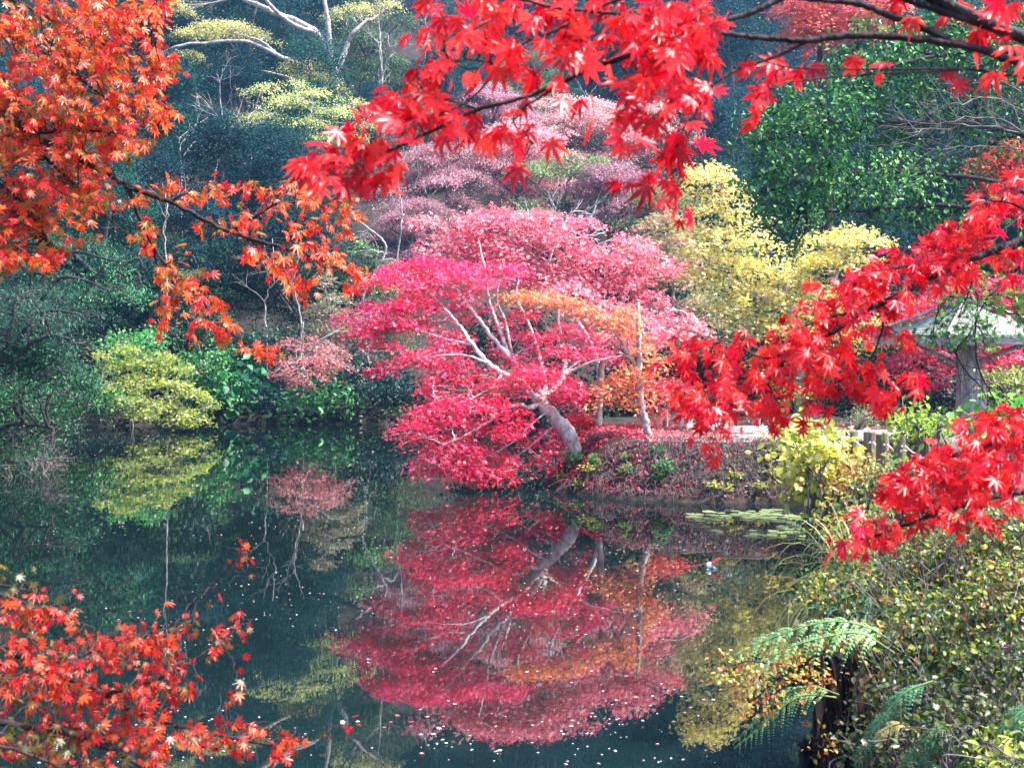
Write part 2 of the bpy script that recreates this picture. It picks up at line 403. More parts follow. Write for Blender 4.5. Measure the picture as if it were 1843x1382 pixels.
# ------------------------------------------------------------------ pond, ground, path
POND = np.array([(5.3, 21.6), (5.3, 20), (4.7, 17.5), (4.0, 15), (3.0, 12), (2.15, 8.7), (1.3, 6), (.3, 4.2), (-2, 2.8), (-8, 1.5), (-16, 3), (-21, 10),
                 (-17, 18), (-12.6, 24), (-11.2, 27), (-12.4, 33), (-14.2, 38), (-13, 40.6), (-8, 41.4), (-3, 41), (0, 41.2), (1.6, 40),
                 (1.3, 34), (1.0, 28), (.6, 25), (.95, 23.5), (2.0, 22.5), (3.4, 22.0), (4.6, 21.9)])
def sdist(x, y):
    p = np.stack([x, y], -1); A = POND; B = np.roll(POND, -1, 0)
    best = np.full(x.shape, 1e9); ins = np.zeros(x.shape, bool)
    for a, b in zip(A, B):
        ab = b - a; t = np.clip(((p - a) @ ab) / (ab @ ab), 0, 1)
        best = np.minimum(best, np.linalg.norm(p - a - t[..., None] * ab, axis=-1))
        c = (a[1] > y) != (b[1] > y)
        with np.errstate(divide='ignore', invalid='ignore'):
            ins ^= c & (x < (b[0] - a[0]) * (y - a[1]) / (b[1] - a[1]) + a[0])
    return np.where(ins, -best, best)
def ss(t): t = np.clip(t, 0, 1); return t * t * (3 - 2 * t)
def ground(x, y):
    x = np.asarray(x, float); y = np.asarray(y, float)
    d = sdist(x, y)
    near = ss((x + 1) / 2) * ss((38 - y) / 6)
    hb = .35 + .63 * near
    z = np.where(d < 0, np.maximum(-1.6, d * .9), hb * ss(d / (.5 + .75 * near) * 1.0 + .12 * (d > 0)))
    hill = .45 * np.maximum(0, y - 44.5) + .5 * np.maximum(0, -(x + 17) - .0 * y) * ss((y - 6) / 10) + .38 * np.maximum(0, x - 15) * ss((y - 10) / 14) + .15 * np.maximum(0, -y - 8)
    nz = .10 * np.sin(x * 1.3 + y * .7) * np.sin(y * 1.1 - x * .4) + .05 * np.sin(x * 3.1 + 1) * np.sin(y * 2.7)
    onpath = ss((x - 1.5) / 1.5) * ss((y - 22.6) / .6) * ss((27 - y) / 1)
    return z + np.where(d > 0, hill + nz * (1 - onpath) * ss(d / 1.5) * (1 + .08 * np.maximum(0, hill)), 0)
def G(x, y): return float(ground(np.array([x]), np.array([y]))[0])

def sheet(xs, ys, zf):
    X, Y = np.meshgrid(xs, ys); Z = zf(X, Y); n, m = X.shape
    V = np.stack([X, Y, Z], -1).reshape(-1, 3)
    i = np.arange(n - 1)[:, None] * m; j = np.arange(m - 1)[None]
    f = np.stack([i + j, i + j + 1, i + m + j + 1, i + m + j], -1).reshape(-1, 4)
    g = Geo(); g.add(V, f); return g
xs = np.concatenate([np.linspace(-110, -22, 50), np.linspace(-21.5, -3, 60), np.linspace(-2.8, 9, 100), np.linspace(9.4, 20, 30), np.linspace(21, 110, 46)])
ys = np.concatenate([np.linspace(-45, 0, 24), np.linspace(.3, 15, 66), np.linspace(15.15, 28, 110), np.linspace(28.4, 46, 50), np.linspace(47, 188, 80)])
tag(link('ground', sheet(xs, ys, ground).mesh('ground', M['soil'], True)), kind='structure')
g = Geo(); g.add([(-40, -3, 0), (14, -3, 0), (14, 44, 0), (-40, 44, 0)], [(0, 1, 2, 3)])
tag(link('water', g.mesh('water', M['water'])), kind='structure')
def pathz(x, y): return ground(x, y) + .025 - .06 * (np.abs((y - 24.6 - .15 * np.sin(x)) / 1.35) > .93)
tag(link('path', sheet(np.linspace(2.6, 16, 90), np.linspace(23.2, 26.0, 34), pathz).mesh('path', M['path'], True)), kind='structure')

# ------------------------------------------------------------------ colours of foliage (as seen, sRGB)
CRIM = [(206, 22, 86), (222, 38, 108), (228, 70, 132), (200, 18, 62), (234, 110, 158), (176, 18, 70)]
CRIM_D = [(190, 14, 54), (212, 24, 72), (222, 48, 100), (226, 70, 122)]
ROSE = [(230, 120, 142), (238, 148, 160), (224, 84, 120), (242, 176, 186), (226, 110, 136)]
ORNG = [(226, 128, 80), (232, 150, 96), (220, 98, 84), (236, 158, 110)]
YELL = [(244, 222, 104), (250, 234, 146), (234, 218, 100), (248, 226, 166), (206, 206, 112)]
PINKH = [(204, 146, 158), (214, 160, 166), (190, 130, 142), (176, 150, 144), (196, 166, 158)]
OLIVE = [(106, 122, 84), (130, 136, 92), (90, 110, 80), (140, 130, 100)]
EVG = [(30, 66, 46), (40, 84, 56), (24, 54, 42), (52, 100, 64), (64, 112, 62)]
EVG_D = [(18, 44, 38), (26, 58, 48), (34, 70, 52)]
GRN = [(48, 104, 56), (64, 124, 60), (38, 90, 56), (86, 140, 66)]
YGRN = [(158, 172, 72), (180, 188, 84), (132, 158, 70), (192, 194, 104), (100, 140, 66)]
PALEY = [(222, 216, 140), (206, 206, 124), (232, 224, 160), (190, 196, 120)]

# ------------------------------------------------------------------ forest on the hillside (a few trees built once, then copied)
def proto(seed, pal, size, h, wd, style, dens, label, name='forest_tree', npad=26, shape='diamond', bark='bark_grey', leaf='far'):
    rng = np.random.default_rng(seed); pads = []
    for k in range(npad):
        t = rng.random(); a = rng.random() * 6.283
        prof = (math.sin(math.pi * (t * .82 + .14))) ** .7
        rr = wd * prof * (rng.uniform(.35, .95)); z = h * (.22 + .74 * t)
        s = wd * rng.uniform(.28, .45)
        pads.append((np.array([math.cos(a) * rr, math.sin(a) * rr, z]), np.array([s, s, s * (.34 if style == 'pad' else .75)])))
    lines = [([(0, 0, -.6), (rng.normal(0, .15), rng.normal(0, .15), h * .4), (rng.normal(0, .4), rng.normal(0, .4), h * .9)], .22, .05)]
    for k in range(4):
        a = rng.random() * 6.28; z0 = h * rng.uniform(.25, .5)
        lines.append(([(0, 0, z0), (math.cos(a) * wd * .35, math.sin(a) * wd * .35, z0 + h * .15), (math.cos(a) * wd * .75, math.sin(a) * wd * .75, z0 + h * .27)], .1, .03))
    return plant(name, label, 'tree', (0, 0, 0), lines, pads, pal, size, dens, shape, style, leaf, bark, seed, None, twigs=2, sc=.5, twr=.03, spray=16)

PROTO = {
    'dark': [proto(101, [(20, 50, 56), (28, 64, 72), (36, 76, 78)], .13, 8.5, 3.2, 'ball', .6, 'x'), proto(102, [(22, 56, 62), (32, 72, 78), (28, 62, 76)], .125, 10, 3.0, 'ball', .6, 'x'), proto(103, [(28, 66, 62), (38, 84, 72), (24, 54, 58)], .13, 7.5, 3.4, 'ball', .6, 'x')],  # extra blue in these greens stands in for distance haze
    'olive': [proto(111, OLIVE, .14, 7.0, 3.4, 'pad', 1.0, 'x'), proto(112, [(86, 116, 84), (100, 128, 92), (72, 104, 80)], .14, 7.5, 3.2, 'pad', 1.0, 'x')],
    'pink': [proto(121, PINKH, .12, 6.2, 3.4, 'pad', 1.1, 'x', 'hillside_maple'), proto(122, [(206, 146, 162), (196, 136, 156), (172, 152, 150)], .12, 6.8, 3.6, 'pad', 1.1, 'x', 'hillside_maple')],
}
used = set()
def grow(kind, i, u, v, d, s, label, group=None, zrot=None, name=None):
    """crown centre seen at (u, v) and distance d: the tree is rooted in the ground under it"""
    pr = PROTO[kind][i % len(PROTO[kind])]
    o = pr if id(pr) not in used else copy_tree(pr); used.add(id(pr))
    p = P(u, v, d); zg = G(p[0], p[1])
    o.location = (p[0], p[1], max(zg, p[2] - 6.0 * s) if zg < p[2] else zg)
    o.location.z = zg
    o.scale = (s, s, s * random.uniform(.9, 1.12)); o.rotation_euler.z = zrot if zrot is not None else random.random() * 6.28
    for k in ('label', 'group'):
        if k in o: del o[k]
    tag(o, label, 'tree', group)
    return o
cnt = 0
def solve(u, v, hc, d0=46.0):
    """distance at which a tree whose crown centre is hc above the ground shows that centre at (u, v)"""
    for d in np.arange(d0, 175, .5):
        if G((u - UC) / F * d, d) + hc * (.8 + (d - 50) * .008) >= HC - (v - VH) / F * d: return float(d)
    return 175.0
for v in (540, 475, 410, 345, 280, 212, 145, 78, 10, -60):
    dm = solve(900, v, 4.4); sm = .8 + (dm - 50) * .008
    step = 4.6 * sm / dm * F
    n = int(2250 / step)
    for k in range(n):
        u = -200 + (k + random.uniform(.15, .85)) * step
        vv = v + random.uniform(-24, 24); d = solve(u, vv, 4.4) + random.uniform(-1.5, 2.5)
        small = 640 < u < 1260 and d < 74
        if small and d < 64: continue
        sc_ = (.8 + (d - 50) * .008) * random.uniform(.75, 1.2) * (.6 if small else 1)
        zone = ('behind the orange maple boughs' if u < 330 else 'near the bare limbed tree' if u < 700 else
                'above the pink maples' if u < 1200 else 'behind the yellow maple')
        row = 'low' if v > 400 else 'middle' if v > 180 else 'high'
        kind = 'olive' if random.random() < .16 else 'dark'
        lab = ('olive hazy tree' if kind == 'olive' else 'dark hazy tree') + f' {row} on the far hillside {zone}'
        grow(kind, cnt, u, vv, d, sc_, lab, lab.replace(' tree ', ' trees ', 1)); cnt += 1
# pink layered maples across the pond, behind the crimson tree
for k, (u, v, d, s, lab) in enumerate([
        (800, 330, 52, .72, 'dusty pink layered maple on the slope left of and above the crimson tree'),
        (930, 300, 55, .75, 'dusty pink maple on the slope under the tip of the red top bough'),
        (1040, 250, 58, .85, 'tall dusty pink maple high on the slope between red bough leaves'),
        (1100, 370, 53, .75, 'grey pink broad maple just above the bleached bare twigs'),
        (745, 400, 49, .55, 'small dusty pink maple at the crimson crown upper left edge'),
        (880, 215, 63, .8, 'faded mauve maple in the haze behind the red top bough'),
        (1180, 250, 62, .8, 'faded pink maple in the haze beside the hanging red leaves')]):
    dn = solve(u, v, 3.6); grow('pink', k, u, v, dn, s * dn / d, lab)
for k, (u, v, d, s, lab) in enumerate([
        (1010, 350, 51, .7, 'olive brown layered tree right behind the crimson crown top'),
        (700, 560, 45, .55, 'grey green airy tree in the gap left of the crimson crown'),
        (1180, 400, 49, .6, 'olive flat topped tree between crimson crown and yellow maple')]):
    dn = solve(u, v, 3.6); grow('olive', k, u, v, dn, s * dn / d, lab)

# pale tree with bare limbs and pale yellow sprays, upper left
def ppx(lst, d, dj=0.0): return [P(u, v, d + (random.uniform(-dj, dj))) for u, v in lst]
d = 72
bz = P(598, 330, d); bz[2] = G(bz[0], bz[1])
plant('bare_limbed_tree', 'tall pale tree with bare crooked limbs and tufts of pale yellow leaves on hazy hillside', 'tree', bz,
      [([bz, P(600, 240, d), P(602, 180, d), P(594, 110, d), P(570, 60, d), P(500, 25, d - 1), P(430, -5, d - 1)], 0.345, 0.115),
       ([P(600, 150, d), P(618, 100, d + .5), P(640, 55, d + .5), P(690, 20, d + 1), P(740, -30, d + 1)], 0.207, 0.057),
       ([P(594, 110, d), P(590, 40, d), P(575, -40, d)], 0.207, 0.092),
       ([P(570, 60, d), P(520, 40, d - 1), P(470, -10, d - 2), P(440, -60, d - 2)], 0.161, 0.057),
       ([P(602, 180, d), P(560, 130, d - 1), P(500, 100, d - 2), P(440, 75, d - 2), P(340, 80, d - 3), P(290, 95, d - 3)], 0.184, 0.057),
       ([P(500, 100, d - 2), P(470, 75, d - 2), P(420, 60, d - 2)], 0.092, 0.034),
       ([P(602, 200, d), P(540, 150, d - 1), P(490, 132, d - 1), P(400, 118, d - 1)], 0.103, 0.034)],
      px_pads([(400, 50, 70, 9), (350, 60, 40, 8), (440, 58, 30, 7), (330, 100, 40, 10), (640, 15, 40, 12), (310, 8, 30, 10), (330, 20, 20, 7), (480, 70, 20, 6), (700, 8, 26, 8),
               (545, 115, 40, 12, -1), (570, 140, 40, 12, -1), (600, 160, 30, 10)], d - 1), PALEY, .11, 1.2, 'diamond', 'pad', 'far', 'bark_pale', 201, twr=.03, sc=.5)
d = 66
bz = P(540, 360, d); bz[2] = G(bz[0], bz[1])
plant('yellow_green_tree', 'airy yellow green tree below the bare limbed tree on the hillside', 'tree', bz,
      [([bz, P(545, 280, d), P(560, 200, d)], .16, .05), ([P(545, 280, d), P(500, 220, d), P(460, 190, d)], .09, .03)],
      px_pads([(480, 160, 40, 12), (520, 185, 60, 16), (560, 170, 50, 14), (470, 210, 50, 14), (540, 220, 60, 16), (600, 205, 45, 14), (640, 190, 40, 16), (500, 245, 50, 13), (580, 250, 60, 14),
               (450, 225, 34, 10), (620, 240, 40, 14), (530, 150, 30, 10), (660, 225, 30, 10)], d), [(150, 166, 110), (180, 184, 124), (196, 190, 124), (120, 152, 110)], .10, .6, 'diamond', 'pad', 'far', 'bark_pale', 202, sc=.6)
# slender pale trunks standing in the dark parts of the slope
for k, (u0, v0, u1, v1, d, r, where) in enumerate([(330, 430, 322, 250, 58, .07, 'left of the bare limbed tree'), (388, 420, 396, 180, 62, .08, 'below the bare limbed tree left side'), (452, 400, 446, 215, 64, .06, 'just left of the yellow green tree'),
        (690, 330, 684, 60, 74, .12, 'right of the bare limbed tree'), (720, 480, 716, 330, 52, .06, 'at the left edge of the rose crown'), (1030, 340, 1036, 210, 70, .10, 'in the dark gap between pink maples'), (1120, 350, 1108, 235, 66, .09, 'right of the gap between pink maples'), (755, 300, 770, 40, 84, .11, 'behind the tip of the red top bough')]):
    rng = np.random.default_rng(900 + k); b0 = P(u0, v0, d); b0[2] = G(b0[0], b0[1]) - .1; t1 = P(u1, v1, d)
    root = empty('slender_tree', b0, 'slender pale bare tree ' + where, 'tree'); g = Geo()
    L = limb(g, [b0, b0 * .6 + t1 * .4 + rng.normal(0, .12, 3), b0 * .25 + t1 * .75 + rng.normal(0, .15, 3), t1], r, r * .4, n=20, sides=7, jit=.02)
    for t in (8, 11, 13, 15, 17, 19): sprout(g, L[t], np.array([rng.normal(0, .9), rng.normal(0, .5), .7]), 1.6, r * .35, 2, rng, .5, .1, 3)
    part('trunk', g, M['bark_pale'], root, True)

# bare crooked trunk by the waterline gap
d = 44
bz = P(675, 520, d); bz[2] = G(bz[0], bz[1])
plant('leaning_bare_tree', 'thin crooked bare tree with a green tuft left of the crimson crown', 'tree', bz,
      [([bz, P(652, 560, d), P(670, 500, d), P(688, 468, d), P(694, 440, d), P(668, 415, d), P(640, 395, d)], .06, .03), ([P(686, 470, d), P(705, 466, d), P(716, 474, d)], .03, .015)],
      px_pads([(655, 445, 22, 9), (640, 430, 14, 7), (660, 500, 30, 14), (690, 510, 26, 12)], d), [(96, 140, 84), (120, 156, 90)], .10, 1.5, 'diamond', 'pad', 'leaf', 'bark_pale', 203)

# ------------------------------------------------------------------ far bank bushes and trees
def bush(name, label, u, v, ru, rv, d, pal, size, dens=1.2, shape='broad', style='ball', leaf='leaf', seed=1, n=7, cat='bush', stems=4, extra=None, bark='bark_grey', spray=14, low=-.5, group=None, mix=.5, sr=.03):
    rng = np.random.default_rng(seed); rows = []
    for k in range(n):
        a = rng.random() * 6.283; q = rng.random() ** .5 * .78
        rows.append((u + ru * q * math.cos(a), v + rv * q * math.sin(a), ru * rng.uniform(.32, .5), rv * rng.uniform(.34, .52), rng.uniform(-.8, .8) * min(1.5, ru / F * d)))
    c = P(u, v, d); base = c.copy(); base[2] = G(base[0], base[1])
    if base[2] < 0.02: base[2] = -.1
    lines = []
    for k in range(stems):
        e = P(u + rng.uniform(-.6, .6) * ru, v + rng.uniform(-.5, .3) * rv, d + rng.uniform(-.5, .5))
        lines.append(([base + rng.normal(0, .1, 3) * np.array([1, 1, 0]), (base + e) / 2 + rng.normal(0, .12, 3), e], sr, sr * .35))
    return plant(name, label, cat, base, lines, px_pads(rows, d), pal, size, dens, shape, style, leaf, bark, seed, group, twigs=3, spray=spray, wood='stems', crown='foliage', low=low, mix=mix, twr=min(.02, sr * .6))

# ---- left bank
def conifer(name, label, u, v, ru, rv, d, pal, seed, n=16, dens=2.6):
    rng = np.random.default_rng(seed); rows = []
    for k in range(n):
        rows.append((u + ru * rng.uniform(-1, .9), v + rv * rng.uniform(-1, 1), ru * rng.uniform(.2, .4), rv * rng.uniform(.09, .16), rng.uniform(-1.5, 1.5)))
    base = P(u - ru * .5, v, d); base[0] = min(base[0], -11.9 if d < 29 else -13.2 if d < 34 else -15); base[2] = G(base[0], base[1])
    top = P(u - ru * .2, v - rv, d)
    return plant(name, label, 'tree', base, [([base, (base + top) / 2 + np.array([.2, 0, .2]), top], .09, .03),
                 ([base, P(u, v + rv * .2, d - .5), P(u + ru * .8, v + rv * .3, d - 1)], .09, .02), ([base, P(u, v - rv * .3, d), P(u + ru * .9, v - rv * .35, d)], .08, .02)],
                 px_pads(rows, d), pal, .12, dens, 'needle', 'pad', 'gloss', 'bark_dark', seed, twigs=6, spray=30, lobed=.45)
CONI = [(40, 92, 62), (56, 112, 74), (30, 72, 56), (72, 128, 84)]
conifer('conifer_tree', 'blue green needled conifer under the orange maple leaves at left edge', 90, 500, 150, 80, 33, CONI, 301, 22)
conifer('conifer_tree', 'small bright green conifer branch reaching right over the dark gap', 215, 500, 55, 45, 35, [(70, 134, 84), (88, 152, 96), (54, 112, 74)], 302, 12)
conifer('conifer_tree', 'shaggy dark conifer leaning over the water at left edge', 60, 600, 130, 80, 30, [(34, 70, 56), (50, 88, 70), (60, 84, 76), (26, 56, 48)], 303, 24)
conifer('conifer_tree', 'low dark conifer brushing the pond surface at far left', 20, 750, 95, 70, 27, [(26, 62, 40), (38, 84, 50), (54, 112, 60)], 304, 20)
bush('evergreen_bush', 'dark leafy bush at the left waterline beside the brown twigs', 60, 770, 80, 40, 28, [(22, 54, 40), (34, 74, 48), (46, 92, 56)], .09, 1.1, 'broad', 'ball', 'gloss', 341, 9)
bush('evergreen_bush', 'deep green leafy bush beneath the shaggy conifer', 70, 680, 110, 60, 31, EVG, .075, 1.3, 'oval', 'ball', 'gloss', 305, 9)
bush('twiggy_bush', 'brown grey twiggy bush drooping onto the water at left', 70, 825, 55, 32, 26.6, [(98, 82, 84), (120, 100, 98), (84, 74, 70), (110, 92, 74)], .05, 1.0, 'needle', 'pad', 'leaf', 306, 7, stems=12)
bush('conifer_shrub', 'dark green shrub dipping into the water below the brown twigs', 20, 845, 60, 22, 26, [(30, 74, 48), (48, 100, 54), (24, 54, 40)], .06, 1.5, 'needle', 'pad', 'gloss', 307, 6)
bush('broadleaf_bush', 'mid green broad leaved bush left of the yellow green maple', 138, 710, 66, 56, 36.5, GRN, .13, 1.2, 'broad', 'ball', 'gloss', 308, 9)
bush('broadleaf_bush', 'rounded green bush behind and above the yellow green maple', 235, 625, 75, 42, 40.5, [(66, 128, 66), (88, 148, 72), (52, 108, 64)], .12, 1.2, 'diamond', 'pad', 'leaf', 309, 8)
d = 39
b0 = P(250, 720, 41.8); b0[2] = G(b0[0], b0[1])
plant('yellow_green_maple', 'low yellow green maple spreading over the water at the left bank', 'tree', b0,
      [([b0, P(255, 690, d + .6), P(262, 650, d)], .09, .04), ([P(255, 690, d + .6), P(210, 690, d - .3), P(180, 685, d - .6)], .05, .015), ([P(255, 690, d + .6), P(300, 710, d - .6), P(350, 748, d - 1)], .05, .015)],
      px_pads([(225, 626, 28, 8), (285, 640, 30, 8), (250, 650, 34, 9), (310, 662, 34, 9), (205, 660, 30, 8), (172, 683, 22, 5, -.6), (200, 697, 38, 8, -.6), (255, 680, 44, 10, -.3), (305, 690, 40, 9, -.6), (340, 708, 34, 8, -.8), (235, 715, 40, 8, -.8), (285, 726, 40, 8, -.9), (330, 742, 34, 7, -1), (358, 755, 22, 4, -1), (262, 745, 30, 5, -1), (320, 757, 18, 4, -1), (378, 728, 16, 5, -.6), (160, 705, 14, 4, -.5), (185, 640, 18, 6)], d), YGRN, .085, 1.25, 'star', 'pad', 'leaf', 'bark_grey', 310, twigs=5, sc=1.2)
bush('broadleaf_bush', 'light green bush right of the yellow green maple', 375, 680, 55, 52, 41.5, [(72, 134, 70), (94, 150, 78), (56, 116, 66), (120, 160, 80)], .14, 1.2, 'broad', 'ball', 'gloss', 311, 9)
bush('big_leaf_plant', 'clump of very large dark green leaves at the waterline', 425, 705, 44, 48, 41.8, [(36, 92, 56), (50, 112, 64), (28, 76, 52)], .34, 1.5, 'oval', 'ball', 'gloss', 312, 6, 'plant')
bush('evergreen_bush', 'blue black bush between the large leaves and the green bush', 482, 728, 42, 42, 42, [(20, 50, 58), (30, 68, 74), (22, 56, 56)], .13, 1.3, 'broad', 'ball', 'gloss', 313, 7)
bush('broadleaf_bush', 'bright green broad leaved bush with layered leaves below the pink maple', 572, 722, 62, 40, 41.6, [(54, 118, 66), (76, 138, 76), (44, 100, 62)], .2, 1.5, 'broad', 'ball', 'gloss', 314, 9)
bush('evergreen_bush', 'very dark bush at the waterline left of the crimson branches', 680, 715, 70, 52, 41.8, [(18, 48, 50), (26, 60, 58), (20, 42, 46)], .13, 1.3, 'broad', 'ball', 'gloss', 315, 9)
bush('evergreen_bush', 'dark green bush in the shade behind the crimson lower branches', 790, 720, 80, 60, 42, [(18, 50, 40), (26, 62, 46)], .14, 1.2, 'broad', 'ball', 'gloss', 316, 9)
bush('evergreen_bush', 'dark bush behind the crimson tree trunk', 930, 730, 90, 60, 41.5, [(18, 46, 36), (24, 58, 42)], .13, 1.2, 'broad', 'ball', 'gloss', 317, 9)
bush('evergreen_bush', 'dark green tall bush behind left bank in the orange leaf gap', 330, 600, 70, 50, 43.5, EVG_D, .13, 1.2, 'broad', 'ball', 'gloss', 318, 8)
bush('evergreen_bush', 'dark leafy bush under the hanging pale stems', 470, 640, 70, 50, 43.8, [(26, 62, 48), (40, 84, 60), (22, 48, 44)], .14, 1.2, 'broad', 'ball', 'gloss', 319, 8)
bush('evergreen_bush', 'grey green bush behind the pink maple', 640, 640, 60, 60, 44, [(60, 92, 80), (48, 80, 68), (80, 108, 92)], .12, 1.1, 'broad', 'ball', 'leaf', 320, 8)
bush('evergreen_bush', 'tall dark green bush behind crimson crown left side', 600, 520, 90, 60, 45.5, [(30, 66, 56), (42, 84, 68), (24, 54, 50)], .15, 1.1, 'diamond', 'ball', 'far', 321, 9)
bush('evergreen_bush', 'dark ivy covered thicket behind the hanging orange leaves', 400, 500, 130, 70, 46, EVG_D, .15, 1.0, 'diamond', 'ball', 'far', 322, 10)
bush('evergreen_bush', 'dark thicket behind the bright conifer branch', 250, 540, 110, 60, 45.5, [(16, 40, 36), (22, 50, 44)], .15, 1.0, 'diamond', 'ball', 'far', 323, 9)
d = 40.8
b0 = P(565, 735, 42.5); b0[2] = G(b0[0], b0[1])
plant('pink_maple', 'sparse dusty pink maple hanging above the green bush at the far bank', 'tree', b0,
      [([b0, P(555, 690, d + .6), P(540, 640, d + .3), P(545, 580, d)], .08, .03), ([P(540, 640, d + .3), P(580, 610, d), P(620, 590, d)], .05, .015)],
      px_pads([(520, 620, 30, 16), (560, 615, 36, 16), (600, 630, 34, 14), (535, 650, 44, 18, -.6), (580, 650, 44, 16, -.6), (560, 675, 40, 14, -.8), (515, 670, 28, 10, -.8), (610, 655, 24, 10), (545, 690, 24, 7, -.8)], d),
      [(186, 104, 112), (200, 120, 124), (170, 96, 104), (192, 132, 116)], .075, .6, 'star', 'pad', 'leaf', 'bark_pale', 330, twigs=7)
d = 42.3
b0 = P(600, 735, 43); b0[2] = G(b0[0], b0[1])
plant('olive_maple', 'pale olive maple just above the sparse pink maple', 'tree', b0,
      [([b0, P(602, 650, d), P(598, 570, d)], .07, .03)],
      px_pads([(575, 555, 40, 16), (620, 565, 36, 16), (600, 590, 44, 16), (560, 585, 30, 12), (625, 600, 26, 12), (600, 535, 30, 12), (585, 500, 24, 12)], d),
      [(140, 132, 104), (156, 146, 116), (116, 122, 92), (170, 134, 118)], .08, 1.1, 'star', 'pad', 'leaf', 'bark_pale', 331, twigs=6)
# pale thin climbing stems
for k, (pts, lab) in enumerate([
        ([(375, 765), (378, 690), (350, 600), (330, 560)], 'forked pale thin stem rising from the far bank among green leaves'),
        ([(480, 600), (478, 540), (495, 500), (490, 430)], 'pale climbing stem behind the orange leaf tips'),
        ([(545, 610), (540, 560), (530, 500), (548, 440)], 'pale crooked vine stem above the pink maple'),
        ([(300, 480), (296, 420), (302, 380), (292, 330)], 'pale hanging vine stem in the dark gap behind orange leaves')]):
    d = 43.2; g = Geo(); L = limb(g, [P(u, v, d) for u, v in pts], .03, .014, n=16, jit=.03)
    rng = np.random.default_rng(40 + k)
    for t in (5, 8, 11): sprout(g, L[t], np.array([rng.normal(0, .7), .1, .8]), 1.0, .012, 1, rng)
    b0 = L[0].copy(); zg = G(b0[0], b0[1])
    if b0[2] > zg: limb(g, [b0, np.array([b0[0], b0[1] + .1, zg - .1])], .03, .035, n=6)
    tag(link('climbing_stem', g.mesh('climbing_stem', M['bark_pale'], True)), lab, 'vine', 'pale climbing stems')

# undergrowth carpet on the far bank and under the thickets
rng = np.random.default_rng(60); n = 26000
x = rng.uniform(-22, 9, n); y = np.where(rng.random(n) < .7, rng.uniform(40, 45, n), rng.uniform(26.3, 48, n)); sv = sdist(x, y)
keep = (sv > .0) & (sv < 5) & ~((y < 28) & (x > -9)) ; x, y = x[keep], y[keep]; n = len(x)
pos = np.stack([x, y, ground(x, y) + np.abs(rng.normal(.12, .14, n))], 1)
g = Geo(); put_leaves(g, LEAF['broad'], pos, norm(rng.normal(0, 1, (n, 3)) + np.array([0, -.5, .2])), norm(rng.normal(0, .5, (n, 3)) + np.array([0, -.5, 1])), rng.uniform(.08, .2, n), colours(pos, [(24, 52, 38), (36, 74, 48), (46, 60, 40), (60, 50, 42), (30, 66, 52)], rng))
tag(link('undergrowth', g.mesh('undergrowth', M['leaf'])), 'low dark leafy undergrowth along the far waterline', 'undergrowth', None, 'stuff')

# ------------------------------------------------------------------ the crimson maple
def c5(rows, s=2.973, u0=600, v0=440): return [(u0 + r[0] / s, v0 + r[1] / s, r[2] / s, r[3] / s) + tuple(r[4:]) for r in rows]
d = 24.6
tb = P(1037, 803, d); tb[2] = G(tb[0], tb[1]) - .05
fork = P(974, 722, d)
LN = [([tb + np.array([.06, 0, -.15]), P(1022, 780, d), P(1002, 756, d), P(985, 737, d), fork], 0.170, 0.118),
      ([fork, P(960, 712, d - .2), P(940, 690, d - .3), P(905, 672, d - .4), P(880, 655, d - .5), P(850, 620, d - .4), P(830, 590, d - .2), P(800, 555, d), P(770, 525, d + .1)], 0.082, 0.019),
      ([fork, P(962, 690, d), P(940, 665, d), P(915, 640, d), P(880, 600, d + .2), P(850, 560, d + .3), P(820, 520, d + .4), P(790, 495, d + .5)], 0.075, 0.019),
      ([P(915, 640, d), P(905, 610, d + .4), P(890, 570, d + .6), P(878, 530, d + .8), P(872, 480, d + 1), P(860, 430, d + 1.2)], 0.048, 0.015),
      ([P(925, 650, d), P(918, 620, d + .5), P(910, 580, d + .9), P(895, 540, d + 1.1), P(900, 500, d + 1.3)], 0.041, 0.012),
      ([fork, P(980, 700, d + .3), P(975, 660, d + .6), P(965, 620, d + .9), P(950, 580, d + 1), P(930, 530, d + 1.2), P(940, 480, d + 1.5)], 0.068, 0.019),
      ([fork, P(1000, 700, d + .2), P(1015, 670, d + .5), P(1018, 640, d + .8), P(1010, 600, d + 1), P(1005, 560, d + 1.2), P(1030, 500, d + 1.5)], 0.075, 0.019),
      ([P(1015, 675, d + .5), P(1035, 665, d + .5), P(1070, 650, d + .3), P(1120, 640, d + .2)], 0.037, 0.012),
      ([P(1016, 670, d + .5), P(1050, 645, d + .8), P(1090, 622, d + 1), P(1110, 600, d + 1)], 0.031, 0.009),
      ([fork, P(950, 735, d - .3), P(935, 728, d - .6), P(905, 740, d - .9), P(860, 770, d - 1.2), P(800, 800, d - 1.4)], 0.068, 0.012),
      ([P(985, 740, d), P(955, 765, d - .5), P(930, 790, d - .7), P(890, 815, d - .9), P(850, 830, d - 1)], 0.020, 0.006),
      ([P(1000, 765, d), P(975, 785, d - .3), P(945, 810, d - .5), P(910, 835, d - .7)], 0.017, 0.005),
      ([P(880, 655, d - .5), P(840, 640, d - .6), P(790, 640, d - .6), P(750, 650, d - .5)], 0.027, 0.007),
      ([P(905, 672, d - .4), P(880, 700, d - .7), P(840, 720, d - .9), P(790, 735, d - 1)], 0.031, 0.007),
      ([P(850, 620, d - .4), P(800, 610, d - .2), P(740, 590, d), P(690, 580, d)], 0.027, 0.007)]
